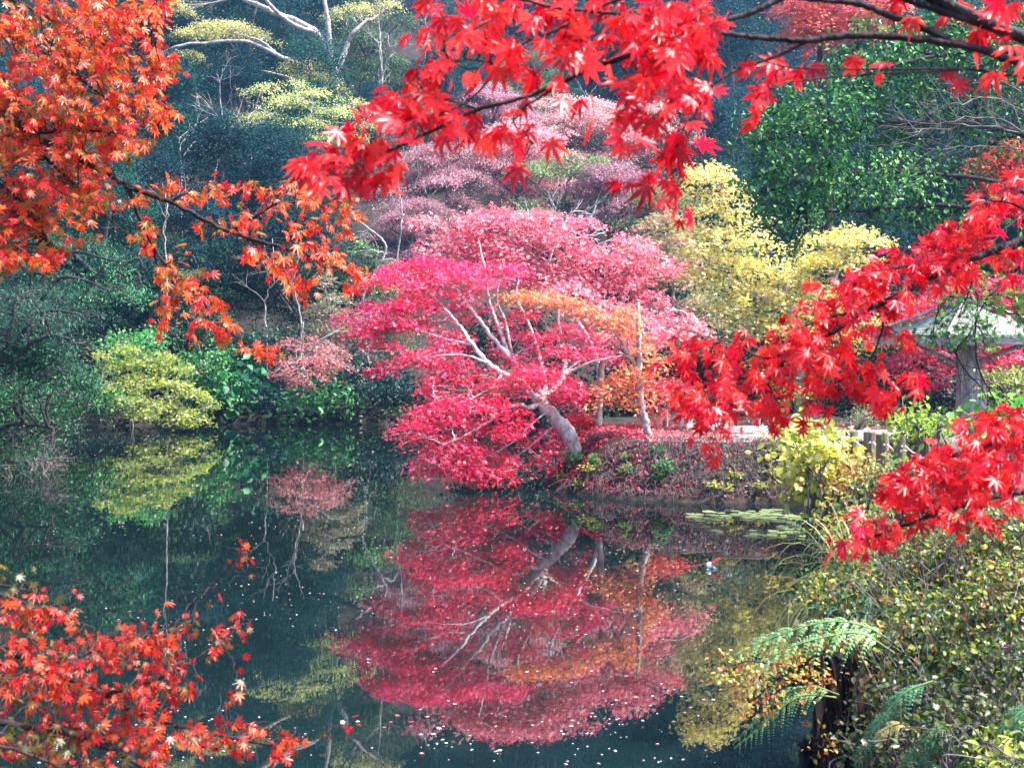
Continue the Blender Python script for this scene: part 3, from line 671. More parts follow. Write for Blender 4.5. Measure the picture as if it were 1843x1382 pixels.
HERO = c5([(500, 110, 230, 55, .8), (330, 185, 190, 60, .4), (640, 170, 210, 60, .3), (860, 130, 190, 60, .9), (240, 330, 160, 50, .3), (430, 320, 160, 55, 0), (300, 420, 170, 50, -.2),
           (190, 520, 90, 55, -.1), (90, 395, 60, 25, .2), (250, 660, 78, 60, -.3), (445, 420, 110, 55, .2), (450, 590, 110, 60, -.5), (580, 560, 110, 55, -.2), (400, 620, 70, 30, -.5), (680, 650, 70, 80, -.5),
           (560, 640, 90, 40, -.5), (700, 740, 55, 40, -.6), (510, 790, 75, 55, -.8), (540, 720, 60, 30, -.8), (640, 830, 120, 55, -1), (560, 880, 150, 60, -1.1), (450, 960, 105, 60, -1.2), (430, 1030, 75, 45, -1.2), (620, 940, 100, 45, -1.1),
           (640, 1050, 120, 55, -1.2), (560, 1120, 110, 55, -1.3), (500, 1195, 65, 45, -1.3), (690, 1160, 110, 55, -1.2), (780, 1100, 130, 65, -1), (800, 1200, 130, 45, -1.1), (700, 1225, 80, 35, -1.2), (900, 1150, 85, 55, -.8), (860, 1240, 85, 25, -.9),
           (820, 850, 130, 60, -1), (930, 890, 120, 65, -.9), (980, 970, 88, 60, -.9), (900, 1010, 100, 55, -1), (800, 970, 95, 45, -1), (870, 760, 100, 55, -.7), (820, 690, 60, 40, -.5), (990, 710, 100, 50, -.8), (1090, 670, 140, 50, -.8),
           (1170, 730, 130, 55, -.8), (1250, 770, 100, 55, -.5), (1330, 790, 55, 35, -.3), (1290, 840, 65, 45, -.3), (1130, 1140, 55, 50, -.4), (1200, 1080, 60, 50, -.2), (1150, 1020, 50, 35, -.2), (1040, 1060, 40, 30, -.4),
           (1010, 370, 85, 65, .3), (1020, 470, 80, 60, .2), (1040, 560, 60, 50, .2), (960, 620, 60, 40, 0), (1130, 490, 60, 45, .3), (1170, 570, 50, 50, .4), (720, 250, 80, 40, .4), (690, 330, 60, 30, .5), (810, 340, 40, 22, .7),
           (650, 480, 60, 45, 0), (590, 480, 60, 40, 0), (540, 250, 110, 45, .2), (1240, 440, 65, 45, .8), (1330, 480, 80, 50, .9), (1390, 545, 80, 45, .8), (1330, 585, 75, 35, .7), (1450, 590, 70, 35, .7), (1250, 560, 50, 40, .7),
           (150, 450, 70, 30, 0), (330, 540, 60, 35, -.3), (730, 380, 50, 30, .5), (880, 560, 40, 40, .8), (910, 430, 30, 50, .9)], 2.973)
hp = px_pads(HERO, d, .75)
hp = [(c, r * np.array([1, 1, .74]), CRIM if HERO[i][1] < 640 else CRIM_D + CRIM[:2]) for i, (c, r) in enumerate(hp)]  # paler pinks above, deeper reds below: sky sheen put into leaf colour
plant('crimson_maple', 'large crimson maple leaning from the bank with branches trailing in the pond', 'tree', tb, LN, hp, CRIM, .07, 1.6, 'star', 'pad', 'leaf', 'bark_hero', 401, twigs=6, sc=1.3, twr=.009, lobed=.42, spray=16)

# paler rose maple just behind it
d = 26.4
b0 = P(1075, 780, d); b0[2] = G(b0[0], b0[1])
RO = c5([(960, 40, 120, 45), (830, 60, 100, 40), (1080, 95, 120, 45), (1200, 140, 120, 45), (1330, 50, 150, 45), (1470, 100, 120, 55), (1600, 190, 120, 55), (1690, 280, 100, 50), (1740, 390, 80, 50), (1100, 195, 150, 35), (1260, 240, 150, 40, -.6),
         (1400, 320, 130, 45, -.6), (1560, 340, 120, 55, -.6), (1480, 200, 120, 40), (1350, 170, 110, 35), (1650, 420, 90, 40, -.8), (1780, 470, 90, 40, -.5), (1850, 380, 70, 40), (1900, 430, 70, 45), (1950, 460, 60, 35), (1560, 500, 70, 60, -.6), (1480, 490, 80, 50, -.8),
         (1700, 520, 70, 35, -.5), (1620, 100, 80, 40), (1130, 20, 80, 30), (1180, -60, 90, 30, .6)])
RO += [(900, 384, 46, 11), (970, 388, 40, 10), (840, 392, 34, 9), (1040, 398, 36, 10), (830, 420, 45, 14), (870, 398, 40, 12), (930, 395, 46, 12), (790, 440, 40, 14), (880, 430, 55, 14), (960, 420, 45, 12), (760, 395, 26, 9), (1010, 425, 50, 14), (900, 455, 50, 14), (1130, 430, 40, 14), (1090, 460, 50, 14), (1190, 480, 40, 14), (1160, 455, 35, 12), (850, 455, 40, 14)]
plant('rose_maple', 'pale rose pink maple crown rising behind the crimson maple', 'tree', b0,
      [([b0, P(1080, 700, d), P(1085, 620, d), P(1080, 540, d)], .09, .05), ([P(1085, 620, d), P(1000, 520, d), P(930, 440, d), P(890, 400, d)], .08, .02), ([P(1085, 620, d), P(1130, 520, d), P(1150, 450, d)], .08, .02),
       ([P(1080, 660, d), P(1150, 590, d), P(1210, 560, d), P(1250, 570, d)], .06, .02), ([P(1000, 520, d), P(850, 470, d), P(810, 430, d)], .05, .02)],
      px_pads(RO, d, .8), ROSE, .08, 1.5, 'star', 'pad', 'leaf', 'bark_pale', 402, twigs=5, sc=.9, twr=.014, lobed=.4)
# bleached bare branches standing above it
rng = np.random.default_rng(77); g = Geo()
d = 30.5; b0 = P(1080, 700, d); zg = G(b0[0], b0[1]); b0[2] = zg
root = empty('dead_tree', b0, 'bleached bare branches of a dead tree above the rose maple crown', 'tree')
limb(g, [b0, P(1075, 650, d), P(1030, 560, d), P(990, 480, d), P(1005, 425, d)], .07, .035)
for (a, b, r) in (((1005, 425), (1030, 375), .03), ((1005, 425), (1000, 380), .022), ((1010, 415), (1060, 370), .026), ((990, 450), (930, 410), .024), ((985, 460), (890, 400), .022), ((1000, 440), (1090, 420), .022), ((995, 445), (960, 385), .02), ((990, 470), (1110, 440), .02), ((985, 470), (880, 430), .018)):
    A, B = P(*a, d), P(*b, d + rng.uniform(-.5, .5)); L = limb(g, [A, (A + B) / 2 + rng.normal(0, .06, 3), B], r, r * .35, n=9, jit=.012)
    for t in (3, 5, 7): sprout(g, L[t], norm(B - A) + rng.normal(0, .5, 3), .7, r * .45, 1, rng, .5, .2, 3)
part('branches', g, M['twig_white'], root, True)

# orange maple with a slim trunk
d = 24.2
b0 = P(1168, 800, d); b0[2] = G(b0[0], b0[1]) - .05
ORG = c5([(1000, 268, 100, 22, .5), (1120, 268, 90, 26, .4), (1230, 308, 90, 32, .2), (1350, 348, 80, 36), (1450, 405, 70, 38), (1550, 430, 70, 38), (1620, 485, 50, 38), (1460, 790, 58, 48, -.2), (1400, 760, 35, 30), (1550, 720, 80, 38), (1640, 770, 50, 50), (1500, 730, 50, 28), (1600, 830, 45, 35),
          (1690, 690, 45, 35), (1590, 660, 60, 30), (1640, 560, 50, 40), (1560, 350, 60, 30), (1720, 620, 45, 30)])
plant('orange_maple', 'orange and peach maple on a slim pale trunk at the end of the path', 'tree', b0,
      [([b0 + np.array([0, 0, -.1]), P(1163, 770, d), P(1155, 730, d), P(1150, 690, d), P(1150, 640, d), P(1150, 590, d), P(1148, 540, d)], .085, .035),
       ([P(1148, 665, d), P(1130, 635, d), P(1112, 605, d), P(1092, 585, d), P(1060, 560, d + .3)], .04, .015), ([P(1112, 610, d), P(1122, 590, d), P(1115, 560, d)], .025, .01), ([P(1150, 700, d), P(1125, 705, d), P(1095, 710, d)], .025, .008)],
      px_pads(ORG, d, .8), ORNG, .068, 1.7, 'star', 'pad', 'leaf', 'bark_pale', 403, twigs=5, sc=1.1, twr=.012)
d = 25.0
b0 = P(1196, 775, 26.6); b0[2] = G(b0[0], b0[1])
plant('forked_sapling', 'small forked pale sapling right of the slim trunked orange maple', 'tree', b0,
      [([b0, P(1198, 740, 26.4), P(1190, 720, 26.3), P(1196, 690, 26.2)], .06, .025), ([P(1198, 740, 26.4), P(1206, 715, 26.2), P(1212, 680, 26)], .045, .02)],
      px_pads([(1180, 735, 18, 10, 1), (1195, 700, 26, 12, 1), (1215, 690, 24, 10, 1), (1178, 690, 20, 9, 1)], d), [(214, 70, 84), (226, 110, 92)], .068, 1.6, 'star', 'pad', 'leaf', 'bark_pale', 404)

# red low shrub behind the trunk + dark thicket behind the peninsula
bush('evergreen_bush', 'dark green bush seen through the gap in the crimson crown', 930, 610, 110, 70, 43.5, [(20, 50, 40), (30, 66, 50)], .14, 1.1, 'broad', 'ball', 'gloss', 411, 10)
bush('red_shrub', 'low scarlet shrub right behind the crimson maple trunk', 1040, 768, 46, 22, 26.2, [(206, 24, 40), (222, 40, 58), (190, 18, 34)], .06, 1.7, 'star', 'pad', 'leaf', 410, 7)
TH = [(1090, 700, 70, 70, 31), (1170, 690, 80, 80, 32), (1260, 690, 80, 80, 31.5), (1350, 680, 90, 80, 32), (1450, 680, 90, 80, 32), (1550, 690, 90, 80, 31), (1640, 670, 90, 90, 31), (1740, 680, 90, 80, 31.5), (1840, 670, 80, 90, 31), (1000, 690, 60, 70, 33)]
TL = ['behind the scarlet shrub', 'behind the slim pale trunk', 'behind the white bench left end', 'behind the white bench', 'behind the path left of the fence posts', 'behind the fence posts', 'left of the shelter post', 'right of the shelter post', 'at the right edge behind the shelter', 'in the shade behind the crimson maple']
for k, (u, v, ru, rv, dd) in enumerate(TH):
    bush('evergreen_bush', 'near black evergreen thicket ' + TL[k], u, v, ru, rv, dd, [(14, 36, 26), (20, 48, 32), (12, 28, 24)], .12, 1.1, 'broad', 'ball', 'gloss', 420 + k, 9, low=-.9)

# ------------------------------------------------------------------ yellow maple and its neighbours
d = 31
b0 = P(1440, 770, d); b0[2] = G(b0[0], b0[1])
YP = [(1270, 300, 40, 14), (1255, 318, 34, 12), (1300, 315, 34, 16), (1255, 345, 26, 12), (1310, 350, 40, 20), (1280, 375, 36, 14), (1330, 385, 44, 22), (1240, 405, 34, 14), (1290, 420, 54, 22), (1350, 430, 52, 22), (1260, 455, 48, 18), (1320, 470, 56, 22), (1380, 475, 54, 24), (1250, 490, 40, 14), (1300, 510, 52, 20),
      (1360, 525, 58, 22), (1420, 500, 54, 26), (1420, 540, 56, 24), (1470, 470, 54, 24), (1480, 430, 54, 16), (1530, 415, 44, 14), (1560, 430, 40, 14), (1520, 460, 50, 20), (1470, 520, 52, 24), (1300, 550, 44, 16), (1350, 570, 46, 18), (1400, 590, 56, 20), (1460, 570, 54, 24), (1520, 540, 44, 24),
      (1250, 600, 40, 14), (1290, 620, 40, 12), (1240, 625, 26, 10), (1500, 600, 50, 22), (1440, 630, 50, 20), (1380, 640, 50, 20), (1420, 690, 50, 26), (1480, 680, 40, 22), (1360, 700, 40, 20), (1440, 720, 40, 16), (1540, 620, 40, 20), (1580, 580, 40, 20), (1560, 660, 40, 20), (1600, 620, 40, 18)]
plant('yellow_maple', 'tall butter yellow maple behind the path right of the crimson maple', 'tree', b0,
      [([b0, P(1440, 700, d), P(1435, 620, d), P(1420, 540, d), P(1395, 470, d), P(1350, 400, d), P(1300, 340, d)], .15, .03), ([P(1435, 620, d), P(1480, 540, d), P(1520, 470, d), P(1545, 430, d)], .07, .02),
       ([P(1425, 560, d), P(1360, 530, d), P(1300, 490, d), P(1260, 460, d)], .06, .02), ([P(1440, 680, d), P(1350, 620, d), P(1270, 610, d)], .05, .015)],
      px_pads(YP, d, .8), YELL, .085, 1.1, 'star', 'pad', 'leaf', 'bark_pale', 501, twigs=4, sc=.8, twr=.014)
d = 34
b0 = P(1200, 760, d); b0[2] = G(b0[0], b0[1])
plant('peach_maple', 'pale peach and olive airy maple between rose and yellow crowns', 'tree', b0,
      [([b0, P(1205, 650, d), P(1212, 540, d), P(1205, 430, d)], .1, .025)],
      px_pads([(1190, 400, 40, 14), (1210, 430, 44, 16), (1160, 430, 34, 14), (1230, 460, 40, 16), (1190, 465, 44, 16), (1220, 500, 40, 18), (1180, 500, 36, 14), (1240, 540, 36, 16), (1200, 385, 26, 9), (1270, 580, 30, 14)], d),
      [(206, 150, 140), (196, 170, 130), (180, 168, 124), (214, 136, 138)], .085, 1.5, 'star', 'pad', 'leaf', 'bark_pale', 502, twigs=6)
bush('olive_bush', 'grey olive bush between rose and yellow maples', 1290, 560, 50, 50, 34.5, [(110, 120, 100), (90, 110, 88), (126, 124, 104)], .1, 1.1, 'diamond', 'ball', 'leaf', 503, 8)
d = 38
b0 = P(1480, 700, d); b0[2] = G(b0[0], b0[1])
plant('coral_maple', 'coral pink and orange maple crown high at top right behind the red bough', 'tree', b0,
      [([b0, P(1490, 400, d), P(1480, 200, d), P(1475, 40, d)], .2, .06)],
      px_pads([(1430, 15, 44, 20), (1470, 40, 56, 22), (1440, 60, 40, 14), (1520, 55, 40, 18), (1500, 15, 50, 20), (1550, 25, 40, 16), (1480, 78, 30, 10), (1540, -20, 60, 22), (1450, -25, 60, 22), (1600, 10, 40, 18), (1580, 50, 30, 12)], d),
      [(228, 110, 104), (232, 130, 90), (224, 92, 110), (226, 150, 84)], .085, 1.7, 'star', 'pad', 'leaf', 'bark_dark', 504)
d = 27.5
b0 = P(1768, 775, d); b0[2] = G(b0[0], b0[1])
plant('magenta_maple', 'hot pink maple behind the wooden shelter post', 'tree', b0,
      [([b0, P(1768, 720, d), P(1770, 670, d), P(1740, 600, d), P(1720, 530, d)], .12, .04), ([P(1768, 690, d), P(1730, 650, d), P(1690, 635, d), P(1650, 640, d)], .05, .015), ([P(1770, 670, d), P(1810, 630, d), P(1850, 610, d)], .05, .015)],
      px_pads([(1640, 640, 36, 13), (1670, 628, 30, 12), (1620, 655, 22, 8), (1700, 665, 24, 11), (1690, 690, 20, 9), (1765, 630, 30, 15), (1790, 650, 36, 14), (1825, 645, 36, 12), (1770, 660, 24, 12), (1720, 520, 50, 18), (1770, 510, 46, 18), (1680, 545, 46, 18), (1640, 570, 44, 16), (1790, 545, 40, 16),
               (1610, 600, 40, 15), (1830, 560, 44, 16), (1830, 510, 40, 16), (1660, 600, 36, 14), (1820, 615, 34, 12), (1600, 540, 40, 16), (1870, 640, 30, 14)], d),
      [(222, 52, 106), (232, 84, 130), (214, 40, 84), (236, 120, 150)], .07, 1.7, 'star', 'pad', 'leaf', 'bark_pale', 505, twigs=5)
d = 22
b0 = P(1960, 760, d); b0[2] = G(b0[0], b0[1])
plant('rust_maple', 'rust orange and red maple at the right edge above the shelter roof', 'tree', b0,
      [([b0, P(1950, 600, d), P(1920, 420, d), P(1860, 330, d), P(1800, 290, d)], .16, .02), ([P(1950, 600, d), P(1900, 560, d), P(1850, 560, d)], .05, .02)],
      px_pads([(1800, 275, 40, 16), (1770, 295, 36, 12), (1830, 300, 40, 18), (1810, 320, 40, 14), (1850, 270, 30, 16), (1835, 340, 40, 16), (1780, 330, 26, 10), (1850, 520, 34, 18), (1835, 560, 24, 16), (1860, 590, 24, 16), (1870, 380, 40, 18), (1820, 255, 30, 10)], d),
      [(204, 60, 40), (220, 88, 52), (190, 44, 44), (214, 110, 60)], .065, 1.5, 'star', 'pad', 'leaf', 'bark_grey', 506)

# big evergreen on the right
d = 18
b0 = P(2010, 760, 19); b0[2] = G(b0[0], b0[1])
EP = [(1480, 180, 80, 34), (1400, 225, 70, 36), (1350, 260, 40, 22), (1560, 160, 80, 40, .6), (1450, 250, 80, 34), (1390, 290, 60, 30), (1440, 320, 80, 36), (1370, 335, 50, 28), (1400, 370, 66, 30), (1450, 375, 50, 26), (1390, 405, 36, 18), (1425, 425, 40, 22), (1425, 455, 24, 12), (1530, 250, 70, 36, .8), (1540, 310, 80, 36, .3), (1600, 300, 70, 30, .4),
      (1590, 345, 70, 26, -.2), (1530, 355, 60, 24, -.2), (1640, 190, 90, 46, .8), (1740, 150, 90, 50, .8), (1830, 180, 80, 56, .8), (1640, 110, 90, 36, .6), (1560, 110, 70, 26, .6), (1740, 80, 90, 40, .9), (1820, 60, 80, 50, 1), (1690, 230, 70, 40, 1), (1660, 345, 50, 26, .2), (1560, 385, 50, 20, .4), (1640, 395, 60, 18, .6), (1700, 380, 60, 24, .8),
      (1500, 215, 60, 26, -.4), (1700, 40, 70, 30, .8), (1780, 260, 60, 30, 1.2), (1620, 255, 50, 26, .8), (1720, 320, 60, 26, 1), (1490, 290, 50, 22, -.4), (1850, 110, 60, 40, .5), (1600, 60, 60, 24, .8)]
plant('evergreen_tree', 'big glossy dark green evergreen filling the upper right behind the red boughs', 'tree', b0,
      [([b0, P(1985, 600, 19), P(1960, 450, 19), P(1930, 250, 19), P(1900, 80, 19)], .34, .12), ([P(1970, 500, 19), P(1850, 400, d + .6), P(1700, 370, d + .3), P(1560, 380, d), P(1450, 380, d)], .06, .012),
       ([P(1935, 280, 19), P(1800, 230, d + .6), P(1650, 220, d + .3), P(1500, 220, d), P(1400, 250, d)], .06, .012), ([P(1910, 120, 19), P(1780, 90, d + .5), P(1640, 110, d), P(1540, 140, d)], .05, .012), ([P(1950, 400, 19), P(1800, 330, d + .5), P(1640, 310, d), P(1500, 310, d)], .045, .012)],
      px_pads(EP, d, .9), [(36, 82, 50), (54, 112, 58), (76, 138, 68), (40, 92, 58), (104, 164, 88), (60, 112, 74)], .08, .85, 'broad', 'ball', 'gloss', 'bark_dark', 510, twigs=5, sc=1.3, spray=12, twr=.016)
# thorny bare twigs in front of it
rng = np.random.default_rng(78); g = Geo(); d = 16
b0 = P(1990, 300, d); b0[2] = G(b0[0], b0[1])
root = empty('bare_twiggy_tree', b0, 'tangle of grey bare twigs in front of the big evergreen at right', 'tree')
L0 = limb(g, [b0, P(1990, 600, d), P(1960, 350, d), P(1900, 255, d)], .07, .03)
for pts, r in (([(1930, 300), (1843, 245), (1760, 228), (1690, 232), (1630, 240)], .016), ([(1920, 280), (1800, 215), (1700, 220), (1600, 235)], .012), ([(1900, 255), (1800, 180), (1720, 190), (1640, 200)], .012), ([(1925, 290), (1780, 260), (1700, 270), (1610, 260)], .01), ([(1900, 255), (1830, 160), (1750, 150)], .01)):
    L = limb(g, [P(u, v, d + rng.uniform(-.3, .3)) for u, v in pts], r, r * .4, n=16, jit=.02)
    for t in range(3, 15): sprout(g, L[t], np.array([rng.normal(-.5, .5), rng.normal(0, .4), rng.normal(0, .7)]), .55, r * .35, 1, rng, .6, 0, 3, None, 3)
part('branches', g, M['bark_grey'], root, True)
# fresh green sprig hanging over the shelter roof
d = 9.0
rng = np.random.default_rng(79); g = Geo(); gl = Geo(); b0 = P(1800, 420, d)
root = empty('green_maple_bough', P(1990, 380, d), 'thin dark twigs with small fresh green leaves hanging over the shelter roof', 'branch')
tips = []
for pts, r in (([(1990, 380), (1900, 420), (1810, 500), (1770, 545), (1755, 600), (1762, 660), (1790, 720)], .012), ([(1990, 380), (1860, 380), (1760, 470), (1740, 540), (1700, 570)], .012), ([(1760, 470), (1730, 510), (1690, 555), (1680, 600)], .008), ([(1740, 500), (1760, 540), (1745, 600), (1720, 640), (1760, 690), (1790, 740)], .008), ([(1810, 500), (1850, 480), (1870, 440)], .008), ([(1770, 545), (1800, 560), (1850, 570)], .007)):
    L = limb(g, [P(u, v, d + rng.uniform(-.15, .15)) for u, v in pts], r, r * .4, n=20, jit=.006)
    for t in range(4, 20):
        for q in range(2): sprout(g, L[t], rng.normal(0, 1, 3) + np.array([0, 0, -.4]), .28, r * .3, 1, rng, .6, -.2, 2, tips, 3)
tips = np.array(tips); tips = tips[(tips[:, 2] > P(0, 625, d)[2])]; tips = np.repeat(tips, 2, 0); n = len(tips)
put_leaves(gl, MAPLES[0], tips + rng.normal(0, .02, (n, 3)), norm(rng.normal(0, .8, (n, 3)) + np.array([0, 0, -.6])), norm(rng.normal(0, .6, (n, 3)) + np.array([0, -.4, .7])), rng.uniform(.026, .042, n), colours(tips, [(70, 120, 50), (96, 146, 62), (52, 98, 46)], rng))
part('twigs', g, M['bark_dark'], root, True); part('leaves', gl, M['maple'], root)

# ------------------------------------------------------------------ shelter, benches, log posts
def box(g, c, s, rz=0.0, rx=0.0, ry=0.0, taper=1.0, bev=.008):
    """box with small chamfers; c centre, s full size"""
    h = np.array(s) / 2; b = min(bev, h.min() * .4); V = []
    for zi, (z, k) in enumerate(((-h[2], 1), (-h[2] + b, 0), (h[2] - b, 0), (h[2], 1))):
        t = taper if zi > 1 else 1.0; hx = h[0] * t - (b if k else 0); hy = h[1] * t - (b if k else 0); e = b if not k else 0
        V += [(-hx + e, -hy, z), (hx - e, -hy, z), (hx, -hy + e, z), (hx, hy - e, z), (hx - e, hy, z), (-hx + e, hy, z), (-hx, hy - e, z), (-hx, -hy + e, z)]
    V = np.array(V); cx, sx, cy, sy, cz, sz = math.cos(rx), math.sin(rx), math.cos(ry), math.sin(ry), math.cos(rz), math.sin(rz)
    Rm = np.array([[cz, -sz, 0], [sz, cz, 0], [0, 0, 1]]) @ np.array([[cy, 0, sy], [0, 1, 0], [-sy, 0, cy]]) @ np.array([[1, 0, 0], [0, cx, -sx], [0, sx, cx]])
    V = V @ Rm.T + np.array(c); q = []
    for r in range(3):
        for k in range(8): q.append((r * 8 + k, r * 8 + (k + 1) % 8, r * 8 + 8 + (k + 1) % 8, r * 8 + 8 + k))
    g.add(V, q); n = len(V)
    g.add(V[24:32], [(0, 1, 2, 7), (2, 3, 6, 7), (3, 4, 5, 6)]); g.add(V[0:8][::-1], [(0, 1, 2, 7), (2, 3, 6, 7), (3, 4, 5, 6)])

d = 22.0
c0 = P(1738, 790, d); gz = G(c0[0], c0[1]); c0[2] = gz
root = empty('garden_shelter', c0, 'small wooden umbrella shelter with a grey shingled hip roof on one thick post', 'shelter')
X0, Y0 = c0[0], c0[1]
cor = np.array([(-1.45, .82), (-.82, -1.45), (1.45, -.82), (.82, 1.45)])
ez, az = 3.00, 3.60
g = Geo(); m_ = 10
for k in range(4):                                                       # roof slopes as fine sheets with a slightly wavy eave
    a, b = cor[k], cor[(k + 1) % 4]; V = []; rows = 7
    for r in range(rows):
        t = r / (rows - 1) * .985; sag = -.05 * math.sin(math.pi * t)
        for q in range(m_ + 1):
            p = (a * (1 - q / m_) + b * q / m_) * (1 - t)
            V.append((X0 + p[0], Y0 + p[1], ez + (az - ez) * t + sag + .012 * (r % 2) + random.uniform(-.006, .006)))
    f = [(r * (m_ + 1) + q, r * (m_ + 1) + q + 1, (r + 1) * (m_ + 1) + q + 1, (r + 1) * (m_ + 1) + q) for r in range(rows - 1) for q in range(m_)]
    g.add(V, f); V2 = [(x, y, z - .05) for x, y, z in V]; g.add(V2, [x[::-1] for x in f])
    e = [V[q] for q in range(m_ + 1)]; e2 = [V2[q] for q in range(m_ + 1)]
    g.add(e + e2, [(q, m_ + 1 + q, m_ + 2 + q, q + 1) for q in range(m_)])
rf = part('roof', g, M['shingle'], root)
g = Geo()
for k in range(4):
    a, b = cor[k], cor[(k + 1) % 4]; dirn = (np.zeros(2) - a)
    limb(g, [(X0 + a[0], Y0 + a[1], ez + .025), (X0 + a[0] * .02, Y0 + a[1] * .02, az + .03)], .035, .035, n=6, sides=6)
off = np.array(root.location); g.v = [v - off for v in g.v]
link('ridge', g.mesh('ridge', M['beam']), rf)
g = Geo(); box(g, (X0, Y0, az + .03), (.22, .22, .12), R(15.5)); g.v = [v - off for v in g.v]; link('roof_cap', g.mesh('roof_cap', M['beam']), rf)
for k in range(4):
    a, b = cor[k] * .95, cor[(k + 1) % 4] * .95; L = np.linalg.norm(b - a); g = Geo()
    mid = (a + b) / 2; box(g, (X0 + mid[0], Y0 + mid[1], ez - .11 - .003 * (k % 2)), (L, .07, .13), math.atan2(b[1] - a[1], b[0] - a[0]))
    part('eave_beam', g, M['beam'], root)
g = Geo(); box(g, (X0, Y0, (gz + 3.2) / 2), (.25, .25, 3.2 - gz), R(15.5), taper=.92); part('post', g, M['post'], root)
g = Geo(); box(g, (X0 + .10, Y0 - .1, gz + .75), (.28, .16, 1.5), R(15.5), ry=R(-2), taper=.85); part('post_board', g, M['post'], root)
for k in range(4):
    a = cor[k] * .55; g = Geo()
    limb(g, [(X0 + a[0] * .1, Y0 + a[1] * .1, 2.45), (X0 + a[0] * .5, Y0 + a[1] * .5, 2.62), (X0 + a[0] * 1.2, Y0 + a[1] * 1.2, 2.9)], .04, .035, n=9, sides=6); part('brace', g, M['beam'], root)
d = 21.0
sb = P(1705, 790, d); sz_ = G(sb[0], sb[1]); g = Geo(); rng = np.random.default_rng(5)
box(g, (sb[0], sb[1], sz_ + .22), (.72, .5, .5), R(12), bev=.05, taper=.9)
tag(link('stone_block', g.mesh('stone_block', M['stone'])), 'grey stone block at the foot of the shelter post', 'stone')

def bench(u, v, d, rz, label):
    c = P(u, v, d); c[2] = G(c[0], c[1]) + (.03 if 23.2 < d < 26 else 0)
    root = empty('wooden_bench', c, label, 'bench', 'wooden benches by the path')
    W = 1.0; seats = []
    for k in (-1, 1):
        g = Geo(); box(g, c + np.array([0, k * .10, .46]), (W + .12, .17, .045)); part('seat_plank', g, M['bench_seat'], root)
    for k in (-1, 1):
        for q in (-1, 1):
            g = Geo(); box(g, c + np.array([k * .36, q * .15, .22]), (.08, .05, .46), ry=R(-16 * k), rx=R(8 * q)); part('leg', g, M['bench'], root)
    g = Geo(); box(g, c + np.array([0, -.235, .10]), (W, .05, .12)); st = part('stretcher', g, M['bench'], root)
    g = Geo(); box(g, c + np.array([.08, -.272, .10]), (.2, .02, .12)); part('white_plate', g, M['white'], root)
    root.rotation_euler.z = rz
    return root
bench(1334, 788, 25.0, R(-4), 'grey white wooden bench with a white plate beside the path under red leaves')
bench(1262, 786, 25.7, R(24), 'wooden bench turned to the left nearer the crimson maple')

LOGS = [(1498, 772, 18.4, .62), (1532, 776, 18.0, .6), (1565, 778, 17.6, .6), (1590, 782, 17.1, .6), (1622, 784, 16.6, .6), (1660, 790, 16.1, .58), (1700, 797, 15.6, .58), (1744, 803, 15.1, .58)]
LT = ['half hidden among yellow leaves', 'left of the first fully visible post', 'leftmost of the clearly seen row with white rope', 'second of the clearly seen row with white rope', 'broad one with an orange leaf beside it', 'at the foot of the stone block', 'among lime leaves right of the stone block', 'under the red bough at right']
tops = []
for k, (u, v, d, h) in enumerate(LOGS):
    p = P(u, v, d); zg = G(p[0], p[1]); top = p[2]; r = random.uniform(.08, .095); rng = np.random.default_rng(600 + k)
    root = empty('log_post', (p[0], p[1], zg), 'weathered round log fence post ' + LT[k], 'post', 'log posts along the pond edge')
    g = Geo(); tl = rng.normal(0, .015, 2); tube(g, smooth_line([(p[0], p[1], zg - .2), (p[0] + tl[0], p[1] + tl[1], top)], 10), r, 14, .02, rng); part('shaft', g, M['log'], root, True)
    g = Geo(); th = np.linspace(0, 6.283, 14, endpoint=False); tp = np.array([p[0] + tl[0], p[1] + tl[1], top])
    ring = tp + np.stack([np.cos(th) * r * .94, np.sin(th) * r * .94, np.full(14, .006)], 1); g.add(np.vstack([ring, tp + [0, 0, .008]]), [(i, (i + 1) % 14, 14) for i in range(14)])
    part('cut_top', g, M['log_end'], root); tops.append((np.array([p[0], p[1] - r, top - .13]), r))
g = Geo()
for (a, ra), (b, rb) in zip(tops[:-1], tops[1:]):
    a = a + np.array([.02, -.02, 0]); b = b + np.array([-.02, -.02, 0]); limb(g, [a, (a + b) / 2 + np.array([0, -.03, -.07]), b], .011, .011, n=10, sides=6)
tag(link('rope', g.mesh('rope', M['rope'], True)), 'white rope sagging between the log fence posts', 'rope')

# ------------------------------------------------------------------ floating things
def on_water(u, v): dd = HC * F / (v - VH); p = P(u, v, dd); p[2] = 0; return p
p = on_water(1277, 1022); root = empty('fishing_float', p, 'small white float with red tip and blue underside on the pond', 'float')
def sph(g, c, r, k=10):
    V = [(c[0] + r * math.sin(math.pi * i / k) * math.cos(6.2832 * j / 14), c[1] + r * math.sin(math.pi * i / k) * math.sin(6.2832 * j / 14), c[2] + r * math.cos(math.pi * i / k)) for i in range(k + 1) for j in range(14)]
    g.add(V, [(i * 14 + j, (i + 1) * 14 + j, (i + 1) * 14 + (j + 1) % 14, i * 14 + (j + 1) % 14) for i in range(k) for j in range(14)])
g = Geo(); sph(g, (p[0], p[1], .035), .045); part('ball', g, M['white'], root, True)
g = Geo(); limb(g, [(p[0] + .03, p[1] - .03, .06), (p[0] + .12, p[1] - .04, .13)], .022, .016, n=5, sides=8); part('tip', g, M['red'], root, True)
g = Geo(); sph(g, (p[0] + .045, p[1] - .03, .004), .03); part('base', g, M['blue'], root, True)

